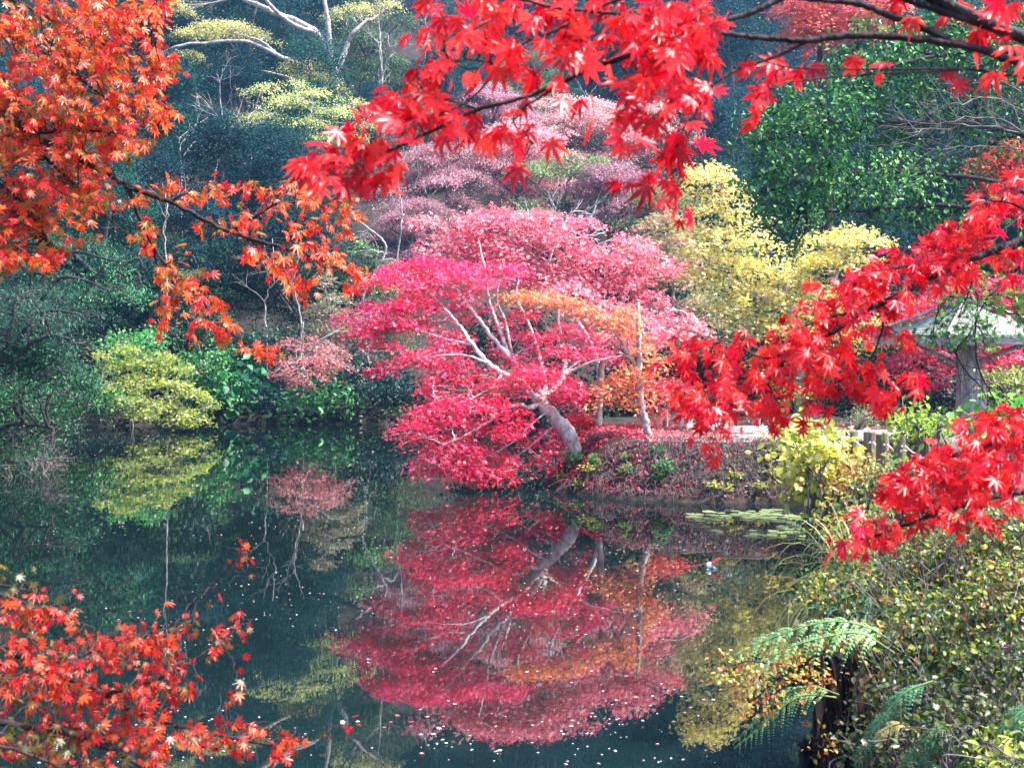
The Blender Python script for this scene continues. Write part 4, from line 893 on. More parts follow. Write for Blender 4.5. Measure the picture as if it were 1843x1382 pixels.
rng = np.random.default_rng(31)
def pad_mesh(seed):
    r_ = np.random.default_rng(seed); th = np.linspace(.12, 6.16, 22); rr = 1 + .04 * r_.standard_normal(22)
    V = [(0, 0, 0)] + [(math.cos(t) * r, math.sin(t) * r, .03 * abs(r_.normal())) for t, r in zip(th, rr)]
    g = Geo(); g.add(V, [(0, i, i + 1) for i in range(1, 22)], colours(np.array([[seed, seed, 0.]]), [(132, 148, 92), (150, 160, 108), (116, 138, 92)], r_)[0]); return g.mesh('lily_pad', M['leaf'])
PM = [pad_mesh(k) for k in range(6)]; placed = []; k = 0
while len(placed) < 120 and k < 9000:
    k += 1; u = rng.uniform(1225, 1530); v = rng.uniform(919, 985)
    if ((u - 1400) / 165) ** 2 + ((v - 943 - .05 * (u - 1400)) / 27) ** 2 > rng.uniform(.35, 1.1): continue
    q = on_water(u, v)
    if sdist(q[:1], q[1:2])[0] > -.08: continue
    r = rng.uniform(.05, .11)
    if field(q[None], 1.6)[0] + rng.normal(0, .1) < .47: continue
    if any((q[0] - a[0]) ** 2 + (q[1] - a[1]) ** 2 < (.62 * (r + a[2])) ** 2 for a in placed): continue
    placed.append((q[0], q[1], r))
    o = link('lily_pad', PM[len(placed) % 6], None, (q[0], q[1], .006 + .0035 * (len(placed) % 5))); o.scale = (r, r, r); o.rotation_euler.z = rng.random() * 6.28
    side = 'nearer the yellow shrub' if u > 1400 else 'farther out on the dark water'
    tag(o, 'round pale green lily pad floating ' + side + ' below the bank', 'lily pad', 'lily pads ' + side)
FL = []
for k in range(8):
    c = [(222, 206, 208), (214, 170, 178), (206, 96, 110), (226, 214, 210), (190, 120, 112), (212, 190, 190), (186, 60, 70), (220, 200, 196)][k]  # whites and pale pinks carry the sky glint on floating leaves
    g = Geo(); put_leaves(g, MAPLES[(0, 2)[k % 2]], np.zeros((1, 3)), np.array([[0, 1., 0]]), np.array([[0, .0, 1.]]), np.array([1.]), lin(c)[None]); FL.append(g.mesh('floating_leaf', M['litter']))
n_f = 0; k = 0; drift = []
while n_f < 140 and k < 9000:
    k += 1
    if not drift or rng.random() < .3:
        q = on_water(rng.uniform(120, 1290), 800 + 582 * rng.random() ** 1.1); drift.append(q)
    q = drift[-1] + np.array([rng.normal(0, .28), rng.normal(0, .16), 0]); u = UC + q[0] / q[1] * F
    if sdist(q[:1], q[1:2])[0] > -.2: continue
    if q[1] < 11 and rng.random() < .6: continue
    o = link('floating_leaf', FL[rng.integers(8)], None, (q[0], q[1], .012)); s = rng.uniform(.02, .036); o.scale = (s, s, s * .8); o.rotation_euler.z = rng.random() * 6.28; n_f += 1
    side = 'over the dark green reflection' if u < 640 else 'over the red reflection'
    tag(o, 'pale fallen maple leaf floating on the pond ' + side, 'fallen leaf', 'floating leaves ' + side)
g = Geo(); U = rng.uniform(60, 1300, 2600); Vv = 785 + 590 * rng.random(2600) ** 2.0; dd = HC * F / (Vv - VH); pos = np.stack([(U - UC) / F * dd, dd, np.full(2600, .004)], 1)
pos = pos[(sdist(pos[:, 0], pos[:, 1]) < -.15) & (field(pos, .8) + .4 * (field(pos, .3, 2.0) - .5) + rng.normal(0, .07, 2600) > .6)]; n = len(pos)
put_leaves(g, LEAF['diamond'], pos, norm(np.stack([rng.normal(0, 1, n), rng.normal(0, 1, n), np.zeros(n)], 1)), norm(np.stack([rng.normal(0, .05, n), rng.normal(0, .05, n), np.ones(n)], 1)), rng.uniform(.012, .034, n), colours(pos, [(226, 218, 220), (214, 186, 192), (206, 198, 196), (196, 120, 128)], rng))  # near-white scraps: sky reflection put into their colour
tag(link('floating_litter', g.mesh('floating_litter', M['litter'])), 'tiny pale leaf scraps scattered over the still pond', 'leaf litter', None, 'stuff')

# ------------------------------------------------------------------ fallen leaves and weeds on the bank
rng = np.random.default_rng(32); n = 26000
x = rng.uniform(.4, 12, n); y = rng.uniform(21.6, 27.2, n); sdv = sdist(x, y); keep = (sdv > .05) & ~((np.abs(y - 24.6) < 1.2) & (x > 4.4) & (rng.random(n) < .93))
x, y = x[keep], y[keep]; n = len(x); z = ground(x, y) + .035 + np.abs(rng.normal(0, .02, n)); pos = np.stack([x, y, z], 1)
e = .05; nx = -(ground(x + e, y) - ground(x - e, y)) / (2 * e); ny = -(ground(x, y + e) - ground(x, y - e)) / (2 * e)
nrm = norm(np.stack([nx, ny, np.ones(n)], 1) + rng.normal(0, .5, (n, 3))); tip = norm(rng.normal(0, 1, (n, 3)) * np.array([1, 1, .25]))
red = ss((4.6 - x) / 2.5) * .9 + .12
cr = colours(pos, [(176, 30, 62), (196, 48, 84), (150, 24, 48), (204, 90, 110)], rng); cb = colours(pos, [(110, 72, 66), (140, 98, 84), (86, 60, 62), (166, 132, 120), (150, 70, 66)], rng)
g = Geo(); put_leaves(g, LEAF['star'], pos, tip, nrm, rng.uniform(.035, .07, n), np.where((rng.random(n) < red)[:, None], cr, cb))
tag(link('fallen_leaves', g.mesh('fallen_leaves', M['litter'])), 'crimson and brown fallen leaves covering the bank', 'leaf litter', None, 'stuff')
# dry grass and roots on the bank front
g = Geo()
for k in range(1500):
    xx = rng.uniform(.7, 5.6); yy = rng.uniform(21.8, 23.6)
    sv = sdist(np.array([xx]), np.array([yy]))[0]
    if sv < 0.03 or sv > 1.3: continue
    b = np.array([xx, yy, G(xx, yy)]); a = rng.normal(0, 1, 3); L = rng.uniform(.1, .32)
    e1 = b + np.array([a[0] * .08, -.06, .10 * L / .2]); e2 = e1 + np.array([a[0] * .12, -.12, -L * .7])
    tube(g, smooth_line([b, e1, e2], 6), np.linspace(.006, .0025, 6), 3)
tag(link('dry_grass', g.mesh('dry_grass', M['bark_grey'])), 'dry grey grass and roots hanging down the bank face', 'grass', None, 'stuff')
WP = []
for k in range(4):
    r_ = np.random.default_rng(650 + k); g = Geo(); pal = [[(80, 120, 62), (110, 140, 70), (62, 100, 58)], [(150, 156, 70), (180, 176, 86), (110, 130, 60)], [(60, 118, 66), (84, 140, 84)], [(110, 130, 60), (150, 150, 64), (120, 60, 60)]][k]
    gs = Geo(); tips = []
    for q in range(9): sprout(gs, np.zeros(3), np.array([r_.normal(0, .6), r_.normal(-.3, .5), 1.0]), .22, .006, 1, r_, .6, .1, 3, tips, 3)
    tp = np.repeat(np.array(tips), 4, 0) + r_.normal(0, .03, (len(tips) * 4, 3)); n = len(tp)
    put_leaves(g, LEAF['broad'], tp, norm(tp * np.array([1, 1, .2]) + r_.normal(0, .08, (n, 3))), norm(r_.normal(0, .4, (n, 3)) + np.array([0, -.3, 1])), r_.uniform(.05, .11, n), colours(tp, pal, r_, 3))
    root = empty('weed_plant', (0, 0, 0), 'x', 'plant', 'weeds on the bank face')
    link('stems', gs.mesh('stems', M['bark_grey']), root); link('leaves', g.mesh('leaves', M['leaf']), root); WP.append(root)
WL = ['light green leafy weed', 'yellow leafed weed', 'deep green weed', 'olive and red tinged weed']
first = set(); wk = 0
for k in range(60):
    xx = rng.uniform(.75, 5.4); yy = rng.uniform(21.9, 24.2); sv = sdist(np.array([xx]), np.array([yy]))[0]
    if sv < .06 or sv > .75: continue
    if xx > 3.0 and sv > .45: continue
    i = wk % 4; o = WP[i] if i not in first else copy_tree(WP[i]); first.add(i); wk += 1
    o.location = (xx, yy, G(xx, yy) - .01); s = rng.uniform(.45, .95); o.scale = (s, s, s); o.rotation_euler.z = rng.random() * 6.28
    where = 'at the waterline' if sv < .25 else 'higher up the bank face'; side = 'near the crimson trunk' if xx < 2.6 else 'below the path'
    tag(o, f'{WL[i]} {where} {side}', 'plant', f'{WL[i]}s {where} {side}')

# ------------------------------------------------------------------ right bank shrubs
LIME = [(196, 196, 60), (212, 208, 92), (170, 184, 62), (220, 216, 140), (140, 164, 60)]
bush('yellow_shrub', 'yellow heart leaved shrub spilling to the water right of the bank', 1482, 870, 60, 90, 17.2, LIME, .125, 1.15, 'oval', 'ball', 'leaf', 701, 12, 'shrub', 8)
bush('yellow_shrub', 'upper yellow shrub hiding the first log post', 1452, 795, 38, 36, 18.0, LIME, .11, 1.2, 'oval', 'ball', 'leaf', 702, 7, 'shrub', 5)
bush('orange_shrub', 'brown orange leaved shrub below the log posts', 1545, 880, 44, 50, 16.2, [(196, 130, 70), (176, 110, 60), (200, 176, 90), (150, 150, 90)], .09, 1.0, 'broad', 'ball', 'leaf', 703, 8, 'shrub', 8)
bush('green_shrub', 'pale green and yellow shrub in front of the broad log post', 1605, 865, 46, 44, 15.2, [(150, 176, 84), (176, 190, 96), (110, 150, 80), (190, 160, 90)], .08, .9, 'broad', 'ball', 'leaf', 704, 8, 'shrub', 8)
bush('lime_shrub', 'lime leaved shrub in front of the stone block', 1665, 768, 60, 24, 14.8, [(178, 196, 70), (150, 180, 66), (120, 156, 66)], .085, .8, 'broad', 'ball', 'leaf', 705, 8, 'shrub', 9)
bush('lime_shrub', 'lime sprig shrub right of the shelter post', 1815, 700, 30, 36, 15, [(168, 180, 84), (150, 150, 80), (130, 160, 80)], .06, .5, 'broad', 'ball', 'leaf', 706, 8, 'shrub', 9)
bush('big_leaf_plant', 'plant with huge bright green leaves at the right edge above the red leaves', 1822, 738, 26, 8, 13.5, [(84, 160, 56), (110, 180, 70), (64, 140, 60)], .11, .8, 'oval', 'pad', 'gloss', 707, 4, 'plant', 4)
bush('waterside_plant', 'low green plant at the waterline beside the lily pads', 1470, 935, 48, 16, 17.4, [(70, 130, 70), (96, 150, 80), (130, 160, 80)], .07, 1.0, 'broad', 'pad', 'leaf', 708, 7, 'plant', 5)
bush('waterside_shrub', 'mixed green and orange shrub under the red bough tip', 1560, 955, 70, 40, 14.5, [(96, 140, 70), (140, 160, 74), (190, 140, 70), (76, 120, 70)], .075, .9, 'broad', 'ball', 'leaf', 709, 9, 'shrub', 9)
bush('feathery_shrub', 'feathery olive shrub on the path behind the log posts', 1548, 752, 34, 36, 26.2, [(150, 150, 96), (130, 136, 80), (170, 150, 110)], .06, .8, 'needle', 'ball', 'leaf', 710, 8, 'shrub', 12)
bush('olive_shrub', 'olive leafed shrub behind the shelter at right', 1830, 690, 50, 36, 19, [(140, 140, 90), (120, 130, 76), (160, 130, 90)], .06, .8, 'broad', 'ball', 'leaf', 711, 8, 'shrub', 9)

AZ = [(96, 118, 48), (140, 152, 56), (70, 98, 52), (176, 178, 66), (116, 100, 56), (84, 112, 70), (150, 92, 52), (66, 104, 54), (56, 82, 52)]
AZ_SHADE = [(46, 66, 36), (66, 84, 40), (36, 54, 36), (96, 100, 44), (78, 50, 38)]  # darker shrub greens: shade of the lower bank put into leaf colour
RB = [(1580, 1075, 120, 72, 8.6, AZ, 'dense twiggy shrub with tiny yellow green leaves behind the grass tuft'),
      (1720, 1005, 130, 72, 8.6, AZ, 'twiggy yellow green shrub just below the lower right red bough'),
      (1820, 960, 80, 80, 8.2, AZ, 'twiggy yellow green shrub at right edge behind red leaves'),
      (1650, 1150, 120, 70, 7.4, AZ, 'yellow green twiggy shrub in the middle of the right bank above the ferns'),
      (1790, 1090, 110, 80, 7.2, AZ, 'yellow green twiggy shrub at right edge with a few crimson leaves on it'),
      (1560, 1180, 60, 40, 7.2, AZ, 'olive leaves shrub beside the pale fern'),
      (1800, 1210, 90, 70, 6.2, AZ_SHADE + AZ[:3], 'shaded olive shrub at right edge above the dark hollow'),
      (1660, 1250, 90, 50, 6.4, AZ_SHADE, 'dark shaded shrub above the right ferns'),
      (1760, 1320, 100, 60, 5.4, AZ_SHADE, 'dark shrub in the bottom right corner behind the fern'),
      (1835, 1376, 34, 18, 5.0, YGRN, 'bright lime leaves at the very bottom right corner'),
      (1590, 1350, 70, 50, 6.2, AZ_SHADE, 'dark shrub at the bottom beside the blackened stumps')]
for k, (u, v, ru, rv, dd, pal, lab) in enumerate(RB):
    bush('bank_shrub', lab, u, v, ru, rv, dd, pal, (.034 if k != 9 else .045), .62 if k not in (6, 7, 8, 10) else .3, 'oval', 'ball', 'leaf', 720 + k, 14, 'shrub', 26, None, 'bark_grey', 7, -.6, None, .85, .006)
rng = np.random.default_rng(90); g = Geo()
for k in range(150):                                                     # upright bare twigs standing out of the shrubs
    u = rng.uniform(1560, 1850); v = rng.uniform(930, 1230); dd = 8.6 - (v - 930) / 300 * 1.8 - .1
    b = P(u, v + 25, dd); sprout(g, b, np.array([rng.normal(0, .6), rng.normal(-.2, .3), .8]), rng.uniform(.2, .4), .004, 1, rng, .6, .1, 2, None, 3)
tag(link('bare_twigs', g.mesh('bare_twigs', M['bark_grey'])), 'fine bare brown twigs standing out of the right bank shrubs', 'twigs', None, 'stuff')
# orange sprig over the water
d = 6.9; rng = np.random.default_rng(91)
b0 = P(1520, 1235, d); b0[2] = G(b0[0], b0[1])
plant('orange_sprig', 'small shrub sprig with orange and yellow leaves hanging over the water left of the stumps', 'shrub', b0,
      [([b0, P(1500, 1200, d), P(1440, 1195, d), P(1390, 1230, d), P(1350, 1265, d)], .012, .004), ([P(1470, 1195, d), P(1400, 1195, d), P(1340, 1190, d), P(1310, 1215, d)], .007, .003), ([b0, P(1490, 1280, d), P(1475, 1330, d), P(1470, 1370, d)], .007, .003)],
      px_pads([(1430, 1200, 36, 16), (1400, 1215, 36, 16), (1370, 1240, 26, 14), (1345, 1260, 18, 12), (1330, 1195, 22, 10), (1315, 1215, 14, 9), (1450, 1225, 30, 14), (1360, 1275, 12, 10), (1480, 1300, 14, 18), (1475, 1340, 14, 20), (1465, 1205, 26, 12)], d, .7),
      [(206, 120, 50), (196, 160, 60), (214, 176, 90), (170, 84, 44), (140, 144, 56)], .028, .3, 'oval', 'ball', 'leaf', 'bark_dark', 730, twigs=6, spray=6, twr=.003, wood='stems', crown='foliage', mix=.8)
# blackened stumps with hanging dead fronds
for k, (pts, r, lab) in enumerate([([(1486, 1420), (1490, 1330), (1500, 1250), (1512, 1180)], .062, 'blackened stump hung with dead brown fern fronds under the pale fern'),
                                   ([(1536, 1420), (1540, 1350), (1538, 1285)], .058, 'second shorter blackened stump right of the taller one'),
                                   ([(1442, 1425), (1448, 1370), (1452, 1338)], .03, 'thin black stake at the bottom left of the stumps')]):
    d = 7.0; rng = np.random.default_rng(740 + k); L = [P(u, v, d) for u, v in pts]; L[0][2] = min(L[0][2], G(L[0][0], L[0][1]) - .05)
    root = empty('rotten_stump', L[0], lab, 'stump'); g = Geo(); limb(g, L, r * 1.15, r * .8, n=24, sides=12, jit=.006, lump=.16, rng=rng)
    for q in range(9): o_ = rng.normal(0, r * .7, 3); limb(g, [a + o_ * np.array([1, 1, .2]) for a in L], r * .28, r * .18, n=20, sides=5, jit=.012, rng=rng)
    part('trunk', g, M['dead'], root, True)
    if k < 2:
        g = Geo(); t0 = L[-1]
        for q in range(70 if k == 0 else 24):
            s = t0 + rng.normal(0, 1, 3) * np.array([.12, .08, .03]); e = s + np.array([rng.normal(0, .05), rng.normal(-.03, .03), -rng.uniform(.1, .38)])
            put_leaves(g, LEAF['needle'], s[None], (e - s)[None], rng.normal(0, 1, (1, 3)), np.array([np.linalg.norm(e - s)]), lin([(34, 24, 26), (52, 36, 34), (22, 16, 20), (80, 50, 36)][rng.integers(4)])[None])
        part('dead_fronds', g, M['litter'], root)

# grass tufts
def tuft(label, u, v, d, n, dirs, L0, pal, seed):
    rng = np.random.default_rng(seed); b = P(u, v, d); zg = G(b[0], b[1]); g = Geo()
    for k in range(n):
        s = b + rng.normal(0, .1, 3) * np.array([1, 1, .3]); a = np.array(dirs) + rng.normal(0, .45, 3); a = a / np.linalg.norm(a); L = L0 * rng.uniform(.5, 1.15)
        pts = smooth_line([s, s + a * L * .45 + np.array([0, 0, .18 * L]), s + a * L * .85 + np.array([0, 0, .02]), s + a * L * 1.05 + np.array([0, 0, -.38 * L])], 9)
        wv = norm(np.cross(a, [0, 0, 1]))[None] * (np.array([.6, .9, 1, 1, .95, .8, .6, .35, .05]) * .008)[:, None]
        V = np.stack([pts - wv, pts + wv], 1).reshape(-1, 3); i = np.arange(8) * 2
        g.add(V, np.stack([i, i + 1, i + 3, i + 2], 1), lin(pal[rng.integers(len(pal))]) * rng.uniform(.8, 1.15))
    tag(link('grass_tuft', g.mesh('grass_tuft', M['leaf'])), label, 'grass')
tuft('arching tuft of long pale grass blades leaning left over the water', 1560, 1050, 9.8, 130, (-.8, -.3, .35), .75, [(170, 170, 96), (140, 150, 80), (196, 188, 130), (112, 130, 74)], 801)
tuft('straw coloured grass hanging toward the water below the pale tuft', 1510, 1085, 9.6, 60, (-.4, -.4, -.1), .6, [(164, 140, 80), (130, 120, 66), (190, 170, 110)], 802)
tuft('fine grey green grass behind the pale fern', 1560, 1120, 8.4, 70, (-.6, -.2, .3), .4, [(120, 160, 130), (96, 140, 110), (150, 170, 130)], 803)

# ferns
def frond(root, pts, d, n, L0, seed, pal, droop=.5, label=None):
    rng = np.random.default_rng(seed); C_ = smooth_line([P(p[0], p[1], d + (p[2] if len(p) > 2 else 0)) for p in pts], n + 3); g = Geo()
    tg = norm(np.gradient(C_, axis=0)); up = norm(np.array([0, -.55, .83]) - (tg @ np.array([0, -.55, .83]))[:, None] * tg); side = np.cross(tg, up)
    tube(g, C_, np.linspace(.006, .002, len(C_)), 4); g.c[4][-1][:] = lin((120, 140, 80)); g.c[3][-1][:] = lin((120, 140, 80))
    for i in range(2, len(C_)):
        t = i / (len(C_) - 1); L = L0 * (math.sin(math.pi * min(1, .22 + .78 * t)) ** .7 + .04) * rng.uniform(.9, 1.05)
        for s in (-1, 1):
            if rng.random() < .06: continue
            L = L * rng.uniform(.75, 1.1)
            a = norm(s * side[i] * .7 + tg[i] * .75 + rng.normal(0, .13, 3)); q = 11
            pp = C_[i] + a * (np.linspace(0, 1, q) * L)[:, None] + np.array([0, 0, -1.])[None] * (droop * L * np.linspace(0, 1, q) ** 2)[:, None]
            ta = norm(np.gradient(pp, axis=0)); sp = norm(np.cross(ta, up[i]))
            wl = .15 * L * (1 - np.linspace(0, 1, q) ** 1.5) * rng.uniform(.8, 1.2) + .003
            pos = np.repeat(pp, 2, 0); sg = np.tile([-1., 1.], q)[:, None]; tp = norm(np.repeat(sp, 2, 0) * sg + np.repeat(ta, 2, 0) * .55 + np.array([0, 0, -.25]))
            put_leaves(g, LEAF['diamond'], pos, tp, np.repeat(up[i][None], 2 * q, 0), np.repeat(wl, 2), colours(pos, pal, rng, 3, .08))
    return part('frond', g, M['gloss'], root)
FP = [(100, 150, 92), (134, 178, 116), (80, 128, 76)]; FD = [(70, 130, 88), (96, 152, 108), (56, 110, 74)]
b0 = P(1610, 1170, 7.0); root = empty('fern', b0, 'pale green fern with two broad fronds arching left over the water', 'fern')
frond(root, [(1620, 1165), (1560, 1128), (1490, 1118), (1410, 1140), (1350, 1165), (1308, 1192)], 7.0, 14, .2, 811, FP, .9)
frond(root, [(1610, 1175), (1550, 1140), (1490, 1145), (1420, 1165), (1370, 1195), (1318, 1228)], 6.9, 14, .19, 812, FP, .95)
b0 = P(1510, 1250, 6.8); root = empty('fern', b0, 'narrow pale fern frond drooping to the water left of the stumps', 'fern')
frond(root, [(1510, 1250), (1460, 1235), (1410, 1250), (1370, 1290), (1320, 1338)], 6.8, 16, .11, 813, FP, .9)
frond(root, [(1505, 1255), (1450, 1250), (1405, 1275), (1365, 1312), (1322, 1345)], 6.75, 15, .09, 814, FP, .9)
b0 = P(1690, 1230, 6.0); root = empty('fern', b0, 'long green fern frond drooping down beside the right stump', 'fern')
frond(root, [(1680, 1225), (1630, 1245), (1590, 1290), (1560, 1335), (1540, 1375)], 6.0, 17, .12, 815, FD, .9)
b0 = P(1700, 1300, 5.9); root = empty('fern', b0, 'yellowed pale brown fern frond in the dark hollow', 'fern')
frond(root, [(1650, 1318), (1620, 1302), (1590, 1315), (1572, 1335)], 5.9, 12, .06, 816, [(196, 178, 110), (176, 156, 96)], .5)
b0 = P(1750, 1300, 5.4); root = empty('fern', b0, 'spreading green fern at the bottom right with several fronds', 'fern')
frond(root, [(1735, 1300), (1700, 1320), (1675, 1345), (1650, 1390)], 5.4, 16, .10, 817, FD, .7)
frond(root, [(1735, 1305), (1690, 1310), (1650, 1345), (1610, 1395)], 5.4, 14, .08, 818, FD, .7)
frond(root, [(1735, 1310), (1740, 1340), (1735, 1380), (1725, 1410)], 5.3, 12, .08, 819, FD, .7)
b0 = P(1870, 1270, 5.2); root = empty('fern', b0, 'dark green fern fronds entering at the right edge', 'fern')
frond(root, [(1890, 1265), (1850, 1275), (1820, 1295), (1795, 1320)], 5.2, 13, .10, 820, FD, .6)
frond(root, [(1890, 1285), (1855, 1310), (1830, 1340), (1815, 1370)], 5.2, 13, .09, 821, FD, .6)

# ------------------------------------------------------------------ maple boughs reaching into the frame close to the camera
def bough(label, lines, clumps, d, span, pal, seed, bias, many=1.0, facing=(0, -.55, .7), rnd=.6, per=5, deep=.25, jit=.10, mix=.6, sc=2.0, twr=.0035, darker=0):
    rng = np.random.default_rng(seed); g = Geo(); gl = Geo(); samples = []; rads = []
    root = empty('maple_bough', P(lines[0][0][0][0], lines[0][0][0][1], d), label, 'maple branch')
    for pts, r0, r1 in lines:
        W = [P(p[0], p[1], d + (p[2] if len(p) > 2 else 0)) for p in pts]
        if pts[0][0] > 1890 or pts[0][0] < -95:                          # the limb goes on out of the frame towards its tree
            e = norm(W[0] - W[1]); e = norm(e * np.array([1, 1, .5]) + np.array([0, .1, 0])); W = [W[0] + e * 1.9, W[0] + e * .9] + W
        L = limb(g, W, r0, r1, n=9 * len(W), sides=8, jit=r0 * .10, lump=.04, rng=rng)
        samples.append(L)
    S = np.concatenate(samples); pos = []; tips = []; sizes = []
    for u, v, ru, rv, n in clumps:
        n = max(1, int(n * many)); c = P(u, v, d); k = max(1, int(math.ceil(n / per))); left = n
        for q in range(k):
            a = rng.random() * 6.283; rr = math.sqrt(rng.random())
            e = P(u + ru * rr * math.cos(a) * .9, v + rv * rr * math.sin(a) * .9, d + rng.normal(0, deep * .6))
            w_ = np.linalg.norm(S - e, axis=1) + .15 * np.linalg.norm(S - c, axis=1); s = S[np.argmin(w_ + rng.random(len(S)) * .05)]
            Lg = np.linalg.norm(e - s); tw = smooth_line([s, (s + e) / 2 + rng.normal(0, .06, 3) * Lg + np.array([0, 0, .05 * Lg]), e], 10, .02 * min(Lg, .3), rng)
            tube(g, tw, np.linspace(min(.35 * twr + .0022 * Lg, twr * .9), twr * .25, 10), 5)
            m = min(left, per); left -= m
            for i in range(m):
                t = tw[-1 - int((i / per) * 5.99)]; td = norm(tw[-1] - tw[-4])
                tp = norm(np.array(bias) + .45 * td + rng.normal(0, rnd, 3)); sz = span * .5 * rng.uniform(.5, 1.28)
                pos.append(t + tp * sz * .55 + rng.normal(0, .012, 3)); tips.append(tp); sizes.append(sz)
    pos = np.array(pos); tips = np.array(tips); sizes = np.array(sizes); n = len(pos)
    nrm = norm(np.array(facing) + rng.normal(0, .5, (n, 3))); col = colours(pos, pal, rng, sc, jit, mix); kind = rng.integers(0, 6, n)
    for k in range(6):
        s = kind == k
        if s.any(): put_leaves(gl, MAPLES[k], pos[s], tips[s], nrm[s], sizes[s], col[s])
    part('branch', g, M['bark_dark'], root, True); part('leaves', gl, M['maple'], root)
    return n
RED = [(226, 18, 36), (210, 14, 44), (236, 34, 40), (196, 10, 40), (240, 56, 48), (214, 24, 66)]
ORA = [(228, 46, 28), (232, 76, 34), (212, 32, 30), (232, 100, 40), (196, 90, 34), (150, 104, 36), (222, 40, 40), (234, 60, 40)]
bough('bright red maple bough stretching left across the top with the largest star leaves',
      [([(2000, 150), (1843, 115), (1727, 81), (1558, 64), (1457, 73), (1389, 71), (1305, 61), (1220, 46), (1120, 28), (1000, 14), (900, -10)], 0.0092, 0.0026),
       ([(2000, 110), (1843, 68), (1727, 20), (1680, -5), (1600, -40)], 0.0126, 0.0115), ([(1843, 64), (1795, 51), (1693, 20), (1636, 0), (1560, -30)], 0.0081, 0.0064),
       ([(1710, 71), (1609, 31), (1541, 7), (1463, 0), (1400, -12)], 0.0069, 0.0038), ([(1480, -30), (1400, 0), (1355, 22), (1220, 68), (1150, 95), (1081, 118), (1037, 135), (953, 172), (849, 202), (770, 240), (700, 272), (640, 292), (585, 290)], 0.0063, 0.0020),
       ([(1457, 74), (1390, 105), (1315, 132), (1270, 170), (1240, 240), (1225, 320)], 0.0034, 0.0016), ([(1200, -20), (1104, 3), (1000, 55), (936, 81), (899, 114), (869, 158), (830, 190), (790, 205)], 0.0034, 0.0016),
       ([(1990, 160), (1843, 140), (1740, 125), (1592, 125), (1436, 123), (1379, 112)], 0.0034, 0.0013), ([(1740, 125), (1653, 130), (1484, 140), (1355, 162)], 0.0023, 0.0009), ([(1050, 130), (935, 200), (930, 230), (960, 262)], 0.0023, 0.0013),
       ([(900, 115), (840, 108), (800, 120)], 0.0023, 0.0013), ([(860, 197), (780, 170), (740, 150)], 0.0023, 0.0013)],
      [(850, 25, 70, 30, 18), (760, 15, 50, 20, 10), (800, 135, 60, 55, 20), (745, 195, 70, 45, 24), (660, 245, 70, 34, 22), (590, 278, 50, 22, 14), (640, 315, 50, 25, 10), (715, 305, 35, 16, 5), (845, 225, 50, 25, 8), (1010, 45, 65, 40, 16), (930, 95, 55, 35, 12), (980, 130, 45, 35, 8), (915, 222, 30, 14, 4), (960, 225, 50, 18, 6),
       (1150, 40, 75, 40, 26), (1170, 130, 55, 55, 24), (1150, 205, 45, 45, 14), (1250, 85, 55, 60, 24), (1285, 160, 35, 35, 9), (1225, 250, 36, 50, 11), (1165, 315, 40, 20, 6), (1220, 345, 45, 20, 8), (1060, 90, 50, 35, 12), (1300, 25, 65, 28, 18), (1200, 60, 60, 55, 22), (1060, 212, 18, 12, 2),
       (1455, 115, 30, 12, 3), (1400, 135, 40, 14, 5), (1550, 85, 22, 10, 2), (1612, 118, 20, 10, 2), (1800, 45, 45, 40, 12), (1780, 12, 60, 20, 8), (1640, 8, 50, 10, 4), (1700, 128, 18, 8, 2), (1372, 122, 40, 18, 6), (1825, 95, 20, 20, 4), (900, -5, 80, 15, 10), (1100, 0, 120, 15, 18)],
      2.2, .076, RED, 901, (-.45, -.1, -.75), 1.45, rnd=.5, per=4)
bough('bright red maple bough slanting down left from the right edge in front of the shelter',
      [([(2010, 370), (1900, 412), (1828, 440), (1778, 454), (1693, 487), (1626, 528), (1558, 558), (1507, 592), (1440, 626), (1402, 660), (1372, 697), (1330, 720), (1280, 745)], .016, .003), ([(1592, 545), (1590, 580), (1585, 602), (1570, 640), (1545, 670), (1500, 690)], .004, .0015),
       ([(1440, 626), (1380, 645), (1330, 625), (1290, 615)], .004, .0015), ([(1560, 558), (1480, 575), (1420, 600)], .004, .0015), ([(1700, 484), (1620, 480), (1560, 500), (1510, 530)], .005, .002), ([(1545, 660), (1600, 690), (1640, 690)], .003, .0015), ([(1890, 415), (1830, 370), (1780, 360)], .005, .002)],
      [(1800, 375, 50, 35, 26), (1745, 415, 60, 36, 36), (1685, 450, 65, 36, 40), (1622, 480, 60, 38, 40), (1562, 510, 60, 36, 36), (1515, 530, 36, 26, 14), (1560, 560, 60, 28, 22), (1485, 580, 60, 36, 32), (1430, 610, 60, 36, 32), (1325, 600, 26, 26, 7), (1262, 622, 46, 18, 11), (1232, 655, 32, 36, 14), (1350, 662, 58, 36, 28),
       (1290, 692, 56, 36, 32), (1240, 712, 46, 36, 26), (1278, 762, 36, 28, 15), (1290, 790, 12, 10, 3), (1400, 700, 50, 36, 22), (1440, 650, 60, 36, 28), (1520, 642, 60, 36, 24), (1580, 650, 46, 26, 15), (1500, 690, 60, 22, 16), (1600, 700, 46, 22, 15), (1640, 695, 22, 32, 6), (1580, 722, 26, 16, 6), (1400, 750, 28, 26, 10),
       (1440, 742, 28, 16, 6), (1482, 738, 18, 14, 4), (1330, 735, 36, 26, 10), (1640, 600, 28, 20, 6), (1650, 540, 36, 26, 7), (1725, 485, 50, 26, 18), (1805, 465, 46, 26, 16), (1830, 330, 25, 30, 10)],
      3.1, .065, RED, 902, (-.35, -.1, -.8), 1.55, rnd=.5, per=5)
